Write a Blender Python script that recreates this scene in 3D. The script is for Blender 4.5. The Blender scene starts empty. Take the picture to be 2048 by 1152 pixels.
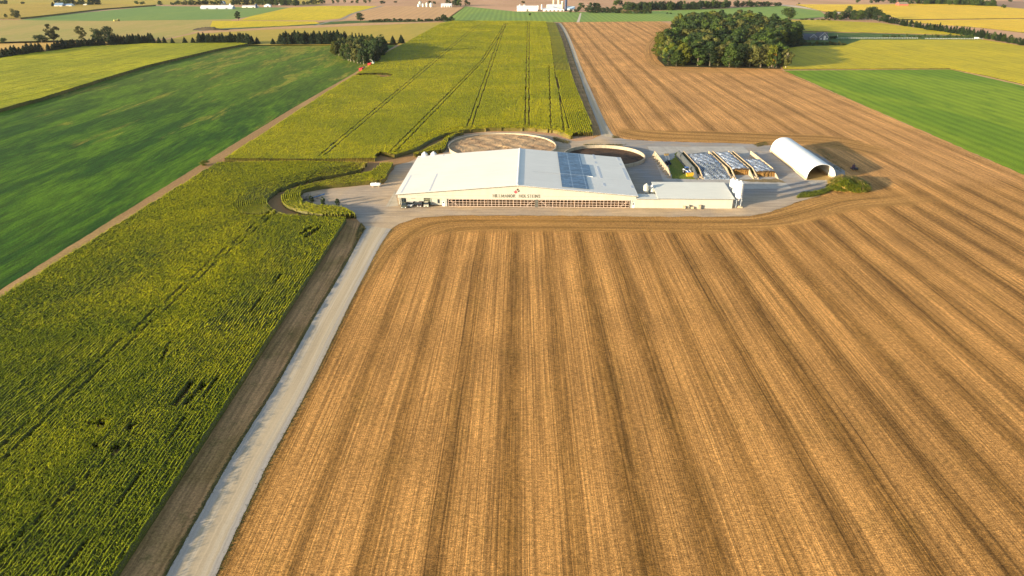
import bpy, bmesh, math, random
import numpy as np
from mathutils import Vector, Matrix
# ------------------------------------------------------------------ camera, light, exposure
S = bpy.context.scene
COL = S.collection
H = 85.0                                   # drone height in metres
F = 1365.0                                 # focal length in pixels of a 2048 wide frame
TH = math.atan(646.0 / F)                  # pitch below the horizon
SN, CS = math.sin(TH), math.cos(TH)
cam_d = bpy.data.cameras.new('camera'); cam = bpy.data.objects.new('camera', cam_d); COL.objects.link(cam)
cam_d.sensor_width = 36.0; cam_d.lens = F / 2048 * 36.0
cam_d.clip_start = 1.0; cam_d.clip_end = 20000.0
cam.location = (0, 0, H); cam.rotation_euler = (math.pi / 2 - TH, 0, 0)
S.camera = cam
SUN_EL, SUN_TR = math.radians(9.5), math.radians(30)     # elevation; direction of travel seen from above (+X towards +Y)
trav = Vector((math.cos(SUN_TR) * math.cos(SUN_EL), math.sin(SUN_TR) * math.cos(SUN_EL), -math.sin(SUN_EL)))
sl = bpy.data.lights.new('sun', 'SUN'); sl.energy = 5.0; sl.angle = math.radians(0.6); sl.color = (1.0, 0.84, 0.58)
so = bpy.data.objects.new('sun', sl); COL.objects.link(so); so.rotation_euler = trav.to_track_quat('-Z', 'Y').to_euler()
W = bpy.data.worlds.new('World'); S.world = W; W.use_nodes = True
wn = W.node_tree.nodes; wl = W.node_tree.links
sky = wn.new('ShaderNodeTexSky'); sky.sky_type = 'NISHITA'; sky.sun_disc = False
sky.sun_elevation = SUN_EL; sky.sun_rotation = math.atan2(-trav.x, -trav.y) % (2 * math.pi)
sky.altitude = 200; sky.dust_density = 1.5
wl.new(sky.outputs[0], wn['Background'].inputs[0]); wn['Background'].inputs[1].default_value = 0.12
S.view_settings.view_transform = 'Standard'; S.view_settings.look = 'None'
S.view_settings.gamma = 1.0; S.view_settings.exposure = 1.5
GAIN = 1.3
try:
    S.cycles.max_bounces = 5; S.cycles.diffuse_bounces = 3; S.cycles.transparent_max_bounces = 4
    S.cycles.volume_bounces = 0; S.cycles.use_adaptive_sampling = True
except Exception: pass

rnd = random.Random(7)
# ------------------------------------------------------------------ helpers
def G(px, py, z=0.0):
    """ground point (height z) seen at pixel (px, py) of the 2048x1152 photograph"""
    u = -(py - 576) / F
    t = (H - z) / (SN - u * CS)
    return Vector(((px - 1024) / F * t, (CS + u * SN) * t, z))
def topz(px, py, pyt):
    """height of something standing at ground pixel (px,py) whose top is seen at row pyt"""
    Y = G(px, py).y; u = -(pyt - 576) / F
    return H + Y / (CS + u * SN) * (-SN + u * CS)
def lin(c):
    c = c / 255.0
    return c / 12.92 if c <= 0.04045 else ((c + 0.055) / 1.055) ** 2.4
def C(r, g, b, k=1.0):
    return (min(lin(r) / GAIN * k, .9), min(lin(g) / GAIN * k, .9), min(lin(b) / GAIN * k, .9), 1)
def tag(o, label=None, cat=None, group=None, kind=None):
    if label: o['label'] = label
    if cat: o['category'] = cat
    if group: o['group'] = group
    if kind: o['kind'] = kind
    return o
def empty(name, loc=(0, 0, 0), rz=0.0):
    o = bpy.data.objects.new(name, None); COL.objects.link(o); o.location = loc; o.rotation_euler = (0, 0, rz)
    o.empty_display_size = .5
    return o
def thing(name, label, cat, loc=(0, 0, 0), rz=0.0, group=None):
    return tag(empty(name, loc, rz), label, cat, group)
def link(name, me, mats, parent=None, smooth=False):
    for m in (mats if isinstance(mats, (list, tuple)) else [mats]): me.materials.append(m)
    if smooth: me.polygons.foreach_set('use_smooth', [True] * len(me.polygons))
    o = bpy.data.objects.new(name, me); COL.objects.link(o)
    if parent: o.parent = parent
    return o
class MB:
    def __init__(s): s.v = []; s.f = []; s.m = []
    def add(s, vs, fs, mi=0, M=None):
        b = len(s.v)
        for p in vs:
            p = Vector(p); s.v.append(M @ p if M else p)
        for f in fs: s.f.append([b + i for i in f]); s.m.append(mi)
        return s
    def box(s, x0, x1, y0, y1, z0, z1, mi=0, M=None):
        return s.add([(x0, y0, z0), (x1, y0, z0), (x1, y1, z0), (x0, y1, z0), (x0, y0, z1), (x1, y0, z1), (x1, y1, z1), (x0, y1, z1)],
                     [(0, 3, 2, 1), (4, 5, 6, 7), (0, 1, 5, 4), (1, 2, 6, 5), (2, 3, 7, 6), (3, 0, 4, 7)], mi, M)
    def prism(s, poly, y0, y1, mi=0, M=None):      # poly in x,z extruded along y
        n = len(poly)
        vs = [(x, y0, z) for x, z in poly] + [(x, y1, z) for x, z in poly]
        return s.add(vs, [tuple(range(n)), tuple(range(2 * n - 1, n - 1, -1))] + [(i, i + n, (i + 1) % n + n, (i + 1) % n) for i in range(n)], mi, M)
    def lathe(s, prof, n=20, mi=0, M=None):        # profile (r, z) revolved about z
        vs = []; fs = []
        for r, z in prof:
            for k in range(n):
                a = 2 * math.pi * k / n; vs.append((r * math.cos(a), r * math.sin(a), z))
        for j in range(len(prof) - 1):
            for k in range(n):
                k2 = (k + 1) % n; fs.append((j * n + k, j * n + k2, (j + 1) * n + k2, (j + 1) * n + k))
        return s.add(vs, fs, mi, M)
    def tube(s, p, q, r0, r1=None, n=8, mi=0, M=None):
        p = Vector(p); q = Vector(q); r1 = r0 if r1 is None else r1
        R = (q - p).to_track_quat('Z', 'Y').to_matrix()
        vs = []
        for c, r in ((p, r0), (q, r1)):
            for k in range(n):
                a = 2 * math.pi * k / n; vs.append(c + R @ Vector((r * math.cos(a), r * math.sin(a), 0)))
        fs = [(k, (k + 1) % n, n + (k + 1) % n, n + k) for k in range(n)] + [tuple(range(n - 1, -1, -1)), tuple(range(n, 2 * n))]
        return s.add(vs, fs, mi, M)
    def build(s, name, mats, parent=None, smooth=False):
        me = bpy.data.meshes.new(name); me.from_pydata([tuple(v) for v in s.v], [], s.f)
        me.polygons.foreach_set('material_index', s.m); me.update()
        return link(name, me, mats, parent, smooth)
def mesh_np(name, v, q, mats, parent=None, mi=None):
    me = bpy.data.meshes.new(name)
    me.vertices.add(len(v)); me.vertices.foreach_set('co', np.ascontiguousarray(v, dtype=np.float32).ravel())
    me.loops.add(len(q) * 4); me.loops.foreach_set('vertex_index', np.ascontiguousarray(q, dtype=np.int32).ravel())
    me.polygons.add(len(q)); me.polygons.foreach_set('loop_start', np.arange(0, len(q) * 4, 4, dtype=np.int32))
    if mi is not None: me.polygons.foreach_set('material_index', np.ascontiguousarray(mi, dtype=np.int32))
    me.update(calc_edges=True)
    return link(name, me, mats, parent)
# ------------------------------------------------------------------ node helper
class N:
    def __init__(s, name):
        s.m = bpy.data.materials.new(name); s.m.use_nodes = True; s.t = s.m.node_tree; s.n = s.t.nodes
        s.b = s.n['Principled BSDF']; s.out = s.n['Material Output']; s.b.inputs['Roughness'].default_value = 0.9
        s.b.inputs['Specular IOR Level'].default_value = 0.15
    def inp(s, node, k, v):
        if v is None: return
        if isinstance(v, bpy.types.NodeSocket): s.t.links.new(v, node.inputs[k])
        else: node.inputs[k].default_value = v
    def pos(s): return s.n.new('ShaderNodeNewGeometry').outputs['Position']
    def obj(s): return s.n.new('ShaderNodeTexCoord').outputs['Object']
    def uv(s): return s.n.new('ShaderNodeTexCoord').outputs['UV']
    def rand(s): return s.n.new('ShaderNodeObjectInfo').outputs['Random']
    def sep(s, v):
        n = s.n.new('ShaderNodeSeparateXYZ'); s.inp(n, 0, v); return n.outputs
    def comb(s, x, y, z=0.0):
        n = s.n.new('ShaderNodeCombineXYZ'); s.inp(n, 0, x); s.inp(n, 1, y); s.inp(n, 2, z); return n.outputs[0]
    def mt(s, op, a, b=None, c=None, clamp=False):
        n = s.n.new('ShaderNodeMath'); n.operation = op; n.use_clamp = clamp
        s.inp(n, 0, a); s.inp(n, 1, b); s.inp(n, 2, c); return n.outputs[0]
    def map(s, v, sc=(1, 1, 1), rz=0.0, loc=(0, 0, 0)):
        n = s.n.new('ShaderNodeMapping'); s.inp(n, 0, v); n.inputs[1].default_value = loc
        n.inputs[2].default_value = (0, 0, rz); n.inputs[3].default_value = sc; return n.outputs[0]
    def noise(s, v, sc, det=2.0, rough=.5, dist=0.0):
        n = s.n.new('ShaderNodeTexNoise'); s.inp(n, 'Vector', v); n.inputs['Scale'].default_value = sc
        n.inputs['Detail'].default_value = det; n.inputs['Roughness'].default_value = rough
        n.inputs['Distortion'].default_value = dist; return n.outputs['Fac']
    def white(s, v):
        n = s.n.new('ShaderNodeTexWhiteNoise'); n.noise_dimensions = '1D'; s.inp(n, 'W', v); return n.outputs['Value']
    def vor(s, v, sc):
        n = s.n.new('ShaderNodeTexVoronoi'); s.inp(n, 'Vector', v); n.inputs['Scale'].default_value = sc; return n.outputs
    def rng(s, v, a, b, c=0.0, d=1.0):
        n = s.n.new('ShaderNodeMapRange'); n.interpolation_type = 'SMOOTHSTEP'
        s.inp(n, 0, v); s.inp(n, 1, a); s.inp(n, 2, b); s.inp(n, 3, c); s.inp(n, 4, d); return n.outputs[0]
    def mix(s, f, a, b, op='MIX'):
        n = s.n.new('ShaderNodeMix'); n.data_type = 'RGBA'; n.blend_type = op
        s.inp(n, 0, f); s.inp(n, 6, a); s.inp(n, 7, b); return n.outputs[2]
    def scale(s, col, f):
        n = s.n.new('ShaderNodeVectorMath'); n.operation = 'SCALE'; s.inp(n, 0, col); s.inp(n, 3, f); return n.outputs[0]
    def bump(s, h, dist=.1, st=1.0):
        n = s.n.new('ShaderNodeBump'); n.inputs['Strength'].default_value = st; n.inputs['Distance'].default_value = dist
        s.inp(n, 'Height', h); s.t.links.new(n.outputs[0], s.b.inputs['Normal'])
    def done(s, col, rough=None, metal=None):
        s.inp(s.b, 'Base Color', col)
        if rough is not None: s.b.inputs['Roughness'].default_value = rough
        if metal is not None: s.b.inputs['Metallic'].default_value = metal
        return s.m
def plain(name, c, rough=.6, metal=0.0, var=.12, sc=3.0):
    m = N(name); f = m.noise(m.obj(), sc, 4)
    return m.done(m.scale(m.mix(0.0, c, c), m.rng(f, .3, .7, 1 - var, 1 + var)), rough, metal)
PLAIN = {}
def P(name, c, rough=.6, metal=0.0, var=.12, sc=3.0):
    if name not in PLAIN: PLAIN[name] = plain(name, c, rough, metal, var, sc)
    return PLAIN[name]
YAW = math.radians(0.75)
def stubble_pattern(m, uvs, light, dark, period, phase, amp):
    x, y, _ = m.sep(uvs)[:3]
    wob = m.mt('MULTIPLY', m.mt('SUBTRACT', m.noise(m.comb(m.mt('MULTIPLY', x, .10), m.mt('MULTIPLY', y, .03)), 1.0, 2), .5), 1.5)
    s = m.mt('DIVIDE', m.mt('SUBTRACT', m.mt('ADD', x, wob), phase), period)
    fl = m.mt('ROUND', s); fr = m.mt('ABSOLUTE', m.mt('SUBTRACT', s, fl))             # 0 at band centre .. .5
    r = m.white(fl)
    band = m.rng(fr, .02, m.mt('MULTIPLY_ADD', r, .14, .30), 1.0, 0.0)
    band = m.mt('MULTIPLY', band, m.mt('MULTIPLY_ADD', r, .35, .52))
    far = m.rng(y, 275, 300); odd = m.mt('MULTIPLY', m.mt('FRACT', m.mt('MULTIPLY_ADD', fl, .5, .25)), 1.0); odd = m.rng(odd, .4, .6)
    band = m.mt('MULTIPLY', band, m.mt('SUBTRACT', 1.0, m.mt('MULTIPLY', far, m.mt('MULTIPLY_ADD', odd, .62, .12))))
    ragged = m.noise(m.comb(m.mt('MULTIPLY', x, .9), m.mt('MULTIPLY', y, .16)), 1.0, 4, .6)
    band = m.mt('MULTIPLY', band, m.rng(ragged, .25, .62, .6, 1.1), None, True)
    lines = m.noise(m.comb(m.mt('MULTIPLY', x, 2.6), m.mt('MULTIPLY', y, .02)), 1.0, 3, .65)       # drill rows
    strip = m.noise(m.comb(m.mt('MULTIPLY', x, .55), m.mt('MULTIPLY', y, .008)), 1.0, 2, .5)
    tick = m.noise(m.comb(m.mt('MULTIPLY', x, .8), m.mt('MULTIPLY', y, 3.4)), 1.0, 4, .8)
    grain = m.noise(uvs, 4.5, 3, .85); g2 = m.noise(uvs, 1.1, 3, .7); patch = m.noise(uvs, .03, 4, .6)
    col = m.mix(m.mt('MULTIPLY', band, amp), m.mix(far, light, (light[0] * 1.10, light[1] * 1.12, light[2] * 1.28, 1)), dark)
    k = m.mt('MULTIPLY', m.rng(lines, .32, .68, .64, 1.32), m.rng(strip, .3, .7, .84, 1.12))
    k = m.mt('MULTIPLY', k, m.rng(tick, .32, .68, .66, 1.38))
    k = m.mt('MULTIPLY', k, m.mt('MULTIPLY', m.rng(grain, .34, .66, .50, 1.56), m.rng(g2, .3, .7, .78, 1.24)))
    k = m.mt('MULTIPLY', k, m.rng(patch, .3, .7, .86, 1.12))
    tr = m.mt('ABSOLUTE', m.mt('SUBTRACT', m.mt('ABSOLUTE', m.mt('SUBTRACT', m.mt('SUBTRACT', s, fl), m.mt('MULTIPLY_ADD', r, .3, -.1))), .09))
    trk = m.mt('MULTIPLY', m.rng(tr, .008, .020, 1.0, 0.0), m.rng(m.white(m.mt('ADD', fl, 37.3)), .40, .55, 0.0, .45))
    k = m.mt('MULTIPLY', k, m.mt('SUBTRACT', 1.0, trk))
    green = m.rng(m.noise(uvs, .11, 4, .7), .5, .75, 0.0, .22)
    col = m.mix(green, col, (dark[0] * .8, dark[1] * 1.1, dark[2] * .8, 1))
    return m.scale(col, k), m.mt('ADD', m.mt('MULTIPLY', grain, .5), m.mt('ADD', lines, m.mt('MULTIPLY', tick, .5)))
def stubble_mat(name, light, dark, period=11.1, phase=-1.9, amp=1.0, head=None):
    m = N(name)
    if head is None:
        col, h = stubble_pattern(m, m.uv(), light, dark, period, phase, amp)
    else:
        c1, h = stubble_pattern(m, m.uv(), *head); c0, h0 = stubble_pattern(m, m.map(m.pos(), (1, 1, 0), YAW), light, dark, period, phase, amp)
        b = m.n.new('ShaderNodeUVMap'); b.uv_map = 'B'; bx_, by_, _ = m.sep(b.outputs[0])[:3]
        nz = m.mt('MULTIPLY', m.mt('SUBTRACT', m.noise(m.pos(), .12, 3, .6), .5), .35)
        f = m.mt('MULTIPLY', m.rng(m.mt('ADD', bx_, nz), .98, .74), m.mt('MULTIPLY', m.rng(by_, .0, .05), m.rng(by_, 1.0, .86)))
        col = m.mix(f, c0, c1)
    m.bump(h, .10, .8)
    return m.done(col, .95)
def crop_mat(name, a, b, c, sc=1.0, trans=0.0, ang=0.0, bump=.3, soft=False):
    """a dark clumps, b main, c bright yellowish patches"""
    m = N(name); p = m.pos()
    big = m.noise(p, .016 * sc, 4, .6, .4); mid = m.noise(p, .14 * sc, 4, .65); fine = m.noise(p, 1.5 * sc, 3, .7)
    v = m.map(p, (.35, .012, .2), ang); st = m.noise(v, 1.0, 3, .5)
    col = m.mix(m.rng(big, .38, .68), b, c)
    col = m.mix(m.rng(mid, .52, .30, 0.0, .55 if soft else .75), col, a)
    k = m.mt('MULTIPLY', m.rng(fine, .3, .7, .66, 1.34), m.rng(st, .3, .7, .86, 1.14))
    if bump: m.bump(m.mt('ADD', fine, mid), bump, .9)
    col = m.scale(col, k); m.done(col, .75)
    if trans:
        t = m.n.new('ShaderNodeBsdfTranslucent'); m.inp(t, 0, m.scale(col, 1.3)); x = m.n.new('ShaderNodeMixShader')
        x.inputs[0].default_value = trans
        m.t.links.new(m.b.outputs[0], x.inputs[1]); m.t.links.new(t.outputs[0], x.inputs[2]); m.t.links.new(x.outputs[0], m.out.inputs[0])
    return m.m
def flat_field(name, b, c, a=None, sc=1.0, rows=None, ang=0.0, k=.12, big=.02, stretch=(1, .25)):
    m = N(name); p = m.pos(); a = a or b
    pb = m.map(p, (stretch[0], stretch[1], 1), ang)
    bg = m.noise(pb, big * sc, 5, .6, .6); md = m.noise(m.map(p, (1, .3, 1), ang), .12 * sc, 4, .65); fi = m.noise(p, 1.3 * sc, 3, .75)
    col = m.mix(m.rng(bg, .40, .62), b, c); col = m.mix(m.rng(md, .48, .70, 0.0, .7), col, a)
    kk = m.rng(fi, .3, .7, 1 - k * 1.6, 1 + k * 1.6)
    if rows:
        x = m.sep(m.map(p, (1, 1, 1), ang))[0]
        wv = m.mt('SINE', m.mt('MULTIPLY', x, 2 * math.pi / rows)); kk = m.mt('MULTIPLY', kk, m.mt('MULTIPLY_ADD', wv, k, 1.0))
    m.bump(m.mt('ADD', fi, md), .15, .7)
    return m.done(m.scale(col, kk), .9)
# ------------------------------------------------------------------ sheets
def pts(px, z=0.0): return [G(x, y, z) for x, y in px]
def jag(P0, amp, step, seed=1):
    r = random.Random(seed); out = []
    for i, p in enumerate(P0):
        q = P0[(i + 1) % len(P0)]; n = max(1, min(120, int((q - p).length / step)))
        nrm = Vector((-(q - p).y, (q - p).x, 0)).normalized() if (q - p).length > 1e-6 else Vector((0, 0, 0))
        for k in range(n):
            out.append(p.lerp(q, k / n) + nrm * (r.uniform(-amp, amp) if k else 0))
    return out
def sheet(name, px, z, mat, amp=0.0, step=3.0, label=None, kind='structure', uvyaw=YAW, raw=False, seed=3):
    P0 = [Vector((p[0], p[1], 0)) for p in (px if raw else pts(px))]
    if amp: P0 = jag(P0, amp, step, seed)
    bm = bmesh.new(); vs = [bm.verts.new((p.x, p.y, z)) for p in P0]
    f = bm.faces.new(vs); f.normal_update()
    if f.normal.z < 0: f.normal_flip()
    bmesh.ops.triangulate(bm, faces=bm.faces[:], ngon_method='EAR_CLIP')
    uv = bm.loops.layers.uv.new('UVMap'); c, s = math.cos(uvyaw), math.sin(uvyaw)
    for f in bm.faces:
        for l in f.loops:
            x, y = l.vert.co.x, l.vert.co.y; l[uv].uv = (x * c - y * s, x * s + y * c)
    me = bpy.data.meshes.new(name); bm.to_mesh(me); bm.free()
    o = link(name, me, mat); tag(o, label, None, None, kind); return o
def resample(P0, n):
    d = [0]
    for i in range(1, len(P0)): d.append(d[-1] + (P0[i] - P0[i - 1]).length)
    out = []; j = 0
    for k in range(n):
        t = d[-1] * k / (n - 1)
        while j < len(P0) - 2 and d[j + 1] < t: j += 1
        out.append(P0[j].lerp(P0[j + 1], (t - d[j]) / max(1e-9, d[j + 1] - d[j])))
    return out
def smooth(P0, it=2):
    for _ in range(it):
        Q = [P0[0]]
        for a, b in zip(P0[:-1], P0[1:]): Q += [a.lerp(b, .25), a.lerp(b, .75)]
        P0 = Q + [P0[-1]]
    return P0
def ribbon(name, left, right, z, mat, label=None, kind='structure', amp=0.0, n=60, metric=False, cols=6):
    L = resample(smooth(pts(left)), n); R = resample(smooth(pts(right)), n); r = random.Random(5)
    vs = []; uvs = []; ubs = []; dist = 0
    for i in range(n):
        l, q = L[i], R[i]; d = (q - l).normalized()
        l = l - d * r.uniform(0, amp); q = q + d * r.uniform(0, amp)
        if i: dist += ((L[i] + R[i]) / 2 - (L[i - 1] + R[i - 1]) / 2).length
        w = (q - l).length
        for c in range(cols + 1):
            p = l.lerp(q, c / cols); vs.append((p.x, p.y, z)); uvs.append(((c / cols) * (w if metric else 1), dist)); ubs.append((c / cols, i / (n - 1)))
    me = bpy.data.meshes.new(name); k = cols + 1
    fs = [(i * k + c, i * k + c + 1, (i + 1) * k + c + 1, (i + 1) * k + c) for i in range(n - 1) for c in range(cols)]
    me.from_pydata(vs, [], fs); uvl = me.uv_layers.new(name='UVMap')
    for lp in me.loops: uvl.data[lp.index].uv = uvs[lp.vertex_index]
    ub = me.uv_layers.new(name='B')
    for lp in me.loops: ub.data[lp.index].uv = ubs[lp.vertex_index]
    o = link(name, me, mat); tag(o, label, None, None, kind); return o
# ------------------------------------------------------------------ field materials
M_far = flat_field('far_stubble', C(214, 165, 128), C(196, 150, 112), C(206, 168, 120), big=.006)
SL_, SD_ = C(205, 148, 81), C(134, 94, 42)
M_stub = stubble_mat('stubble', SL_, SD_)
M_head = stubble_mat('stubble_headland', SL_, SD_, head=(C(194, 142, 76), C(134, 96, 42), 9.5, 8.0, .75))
M_green = flat_field('clover', C(42, 98, 34), C(86, 128, 34), C(30, 76, 34), rows=None, ang=math.radians(-28), big=.022, stretch=(.5, 1.0))
def green_field():
    m = N('young_cover_crop'); p = m.pos()
    a = m.map(p, (1, .20, 1), math.radians(9)); b1 = m.noise(a, .045, 7, .72, .5); b2 = m.noise(m.map(p, (1, .22, 1), math.radians(7), (40, 9, 0)), .055, 7, .72, .4)
    md = m.noise(m.map(p, (1, .12, 1), math.radians(9)), .6, 4, .7); fi = m.noise(p, 1.6, 3, .75); yy = m.sep(p)[1]
    col = m.mix(m.rng(b1, .40, .62), C(38, 78, 4), C(86, 122, 5)); col = m.mix(m.rng(m.mt('MULTIPLY_ADD', yy, .00034, b2), .72, .86, 0, .75), col, C(168, 150, 56))
    col = m.mix(m.rng(yy, 360, 620, 0.0, .3), col, C(128, 140, 30))
    m.bump(m.mt('ADD', fi, md), .2, .8)
    return m.done(m.scale(col, m.mt('MULTIPLY', m.rng(fi, .3, .7, .62, 1.4), m.rng(md, .3, .7, .64, 1.36))), .9)
M_green = green_field()
M_green_r = flat_field('hay_regrowth', C(114, 144, 16), C(140, 162, 24), C(98, 128, 14), rows=8.0, ang=math.radians(1.0), k=.13, big=.02)
M_pale = flat_field('pale_green_crop', C(136, 160, 66), C(124, 152, 72), C(152, 168, 74), rows=9.0, k=.12, big=.012)
M_blueg = flat_field('green_hay', C(124, 152, 76), C(136, 158, 76), C(112, 144, 74), big=.01, k=.10)
M_tan = flat_field('mown_grass', C(190, 166, 92), C(172, 162, 84), C(204, 170, 108), big=.01, ang=math.radians(70), stretch=(1, .15))
M_gold = flat_field('ripening_crop', C(196, 168, 66), C(182, 162, 66), C(206, 172, 78), big=.01)
M_pink = flat_field('wheat_stubble', C(216, 168, 118), C(206, 160, 112), C(204, 164, 100), big=.012, rows=12.0, k=.05)
M_yel = crop_mat('yellow_soybeans', C(176, 158, 12), C(220, 192, 8), C(232, 200, 14), sc=.7, bump=.15, soft=True)
M_yel2 = crop_mat('golden_soybeans', C(226, 176, 20), C(240, 194, 26), C(244, 202, 40), sc=.6, bump=.1, soft=True)
M_orange = flat_field('orange_stubble', C(222, 178, 96), C(212, 168, 84))
M_soil = flat_field('bare_soil', C(172, 130, 84), C(184, 140, 92), C(150, 118, 72), big=.05)
M_dirt = flat_field('dry_track', C(190, 150, 100), C(172, 134, 88), C(160, 134, 80), big=.06, k=.16)
M_grass = flat_field('rough_grass', C(66, 96, 36), C(96, 116, 44), C(48, 78, 32), big=.05, k=.2)
M_darkg = flat_field('woodland_floor', C(58, 58, 28), C(70, 66, 34), big=.05)
def rowsoil():
    m = N('tilled_headland'); x, y, _ = m.sep(m.uv())[:3]
    ln = m.noise(m.comb(m.mt('MULTIPLY', x, 10), m.mt('MULTIPLY', y, .04)), 1.0, 3, .6); gr = m.noise(m.pos(), 2.2, 4, .75); pt = m.noise(m.pos(), .08, 3)
    col = m.mix(m.rng(pt, .35, .65), C(206, 156, 104), C(176, 136, 84)); col = m.mix(m.rng(m.noise(m.pos(), .3, 4, .7), .52, .7, 0, .5), col, C(104, 100, 48))
    col = m.mix(m.rng(x, .86, .97, 0.0, .75), col, C(60, 82, 40))
    m.bump(m.mt('ADD', ln, gr), .15, .9)
    return m.done(m.scale(col, m.mt('MULTIPLY', m.rng(ln, .35, .65, .74, 1.2), m.rng(gr, .3, .7, .72, 1.3))), .95)
M_rows = rowsoil()
def road_mat():
    m = N('gravel_lane'); x, y, _ = m.sep(m.uv())[:3]
    wob = m.mt('MULTIPLY', m.mt('SUBTRACT', m.noise(m.comb(0.0, m.mt('MULTIPLY', y, .02)), 1.0, 2), .5), .10)
    d = m.mt('ABSOLUTE', m.mt('SUBTRACT', m.mt('ADD', x, wob), .52))
    st = m.noise(m.comb(m.mt('MULTIPLY', x, 22), m.mt('MULTIPLY', y, .03)), 1.0, 4, .6)
    st2 = m.noise(m.comb(m.mt('MULTIPLY', x, 7), m.mt('MULTIPLY', y, .008)), 1.0, 3, .6)
    gr = m.noise(m.pos(), 3.0, 4, .8)
    col = m.mix(m.rng(d, .22, .40), C(206, 184, 152), C(186, 176, 164))
    col = m.mix(m.rng(st2, .48, .68, 0, .6), col, C(200, 178, 142))
    tr = m.rng(m.mt('ABSOLUTE', m.mt('SUBTRACT', d, .20)), .02, .09, 1.0, 0.0)
    col = m.mix(m.mt('MULTIPLY', tr, .4), col, C(214, 200, 178))
    m.bump(gr, .008, .5)
    return m.done(m.scale(col, m.mt('MULTIPLY', m.rng(st, .3, .7, .88, 1.1), m.rng(gr, .3, .7, .92, 1.08))), .95)
M_road = road_mat()
def yard_mat():
    m = N('packed_gravel'); p = m.pos()
    a = m.noise(p, .03, 5, .6, .8); b = m.noise(p, .12, 4, .6, .5); g = m.noise(p, 1.8, 4, .8)
    ark = m.noise(m.map(p, (.06, .55, 1), math.radians(-8)), 1.0, 4, .55, .8)
    x, y, _ = m.sep(p)[:3]
    col = m.mix(m.rng(a, .36, .60), C(212, 182, 144), C(194, 172, 148))
    blu = m.mt('MULTIPLY', m.rng(y, 263, 275), m.rng(x, 45, 60))        # blue limestone east of the barn
    blu2 = m.mt('MULTIPLY', m.rng(y, 262, 250), m.rng(x, -44, -56))
    f = m.mt('MULTIPLY', m.mt('MAXIMUM', blu, m.mt('MULTIPLY', blu2, .7)), m.rng(b, .3, .6, .5, 1.0))
    col = m.mix(f, col, C(162, 156, 152))
    m.bump(g, .03, .6)
    k = m.mt('MULTIPLY', m.rng(g, .3, .7, .88, 1.12), m.rng(ark, .34, .66, .86, 1.10))
    return m.done(m.scale(col, m.mt('MULTIPLY', k, m.rng(b, .3, .7, .92, 1.06))), .95)
M_yard = yard_mat()
def conc(name, c):
    m = N(name); p = m.pos(); a = m.noise(p, .25, 5, .65, .6); g = m.noise(p, 3, 4, .7)
    x, y, _ = m.sep(p)[:3]
    jx = m.mt('ABSOLUTE', m.mt('SUBTRACT', m.mt('FRACT', m.mt('DIVIDE', x, 6.0)), .5)); jy = m.mt('ABSOLUTE', m.mt('SUBTRACT', m.mt('FRACT', m.mt('DIVIDE', y, 6.0)), .5))
    j = m.mt('MAXIMUM', m.rng(jx, .485, .495), m.rng(jy, .485, .495))
    col = m.mix(m.rng(a, .35, .7, 0, .8), c, (c[0] * .72, c[1] * .74, c[2] * .74, 1)); m.bump(g, .02, .5)
    return m.done(m.scale(col, m.mt('MULTIPLY', m.rng(g, .3, .7, .9, 1.08), m.mt('MULTIPLY_ADD', j, -.35, 1.0))), .85)
M_pad = conc('yard_concrete', C(198, 190, 180)); M_pad2 = conc('cast_concrete', C(224, 208, 184, .85))
# ------------------------------------------------------------------ the ground and its fields
g0 = bpy.data.meshes.new('ground'); g0.from_pydata([(-6000, -300, 0), (6000, -300, 0), (6000, 9000, 0), (-6000, 9000, 0)], [], [(0, 1, 2, 3)])
tag(link('ground', g0, M_far), None, None, None, 'structure')
ROAD_L = [(240, 1330), (334, 1151), (397, 1036), (470, 905), (554, 775), (627, 639), (679, 555), (722, 475), (731, 452)]
ROAD_R = [(345, 1330), (433, 1147), (488, 1026), (535, 927), (567, 869), (606, 798), (653, 704), (700, 605), (729, 550), (757, 495), (782, 458)]
FRONT = [(770, 470), (798, 449), (833, 437), (895, 431.5), (1091, 431.5), (1286, 433), (1440, 434), (1500, 432), (1542, 424), (1583, 409), (1603, 402), (1639, 392)]
stub = [(-100, 2000), (3600, 2000), (2600, 1330), (2200, 415), (2048, 350), (1565, 141), (1560, 120), (1340, 100), (1400, 60), (1318, 42.5), (1120, 44), (1150, 200), (1200, 300), (760, 440), (700, 560)]
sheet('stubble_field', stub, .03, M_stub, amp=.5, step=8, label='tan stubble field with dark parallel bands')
# headland passes that follow the edge of the yard
HL = [(690, 580), (748, 492), (790, 455), (833, 437), (895, 431), (1091, 431), (1286, 432.5), (1440, 433), (1500, 432), (1570, 414), (1639, 392), (1745, 384), (1840, 372)]
HR = [(735, 590), (790, 512), (830, 482), (865, 473), (910, 470), (1095, 469), (1290, 470), (1450, 472), (1530, 468), (1630, 446), (1710, 425), (1850, 412), (1960, 404)]
ribbon('headland_stubble', HL, HR, .05, M_head, 'headland passes of stubble curving round the yard', n=120, metric=True, cols=10)
ribbon('headland_stubble', [(1222, 266), (1266, 280), (1424, 285), (1530, 290), (1600, 286), (1690, 300), (1760, 322)], [(1230, 254), (1270, 257), (1424, 260), (1560, 262), (1660, 268), (1750, 284), (1830, 316)], .05, M_head, 'headland passes of stubble behind the yard', n=80, metric=True, cols=8)
WL = [(1330, 47), (1353, 60), (1312, 84), (1316, 118), (1345, 134), (1480, 138), (1566, 141)]
WR = [(1305, 50), (1325, 62), (1285, 86), (1285, 128), (1330, 147), (1480, 150), (1600, 153)]
ribbon('woodlot_headland', WL, WR, .05, M_head, 'headland pass of stubble beside the woods', n=60, metric=True, cols=6)
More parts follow.
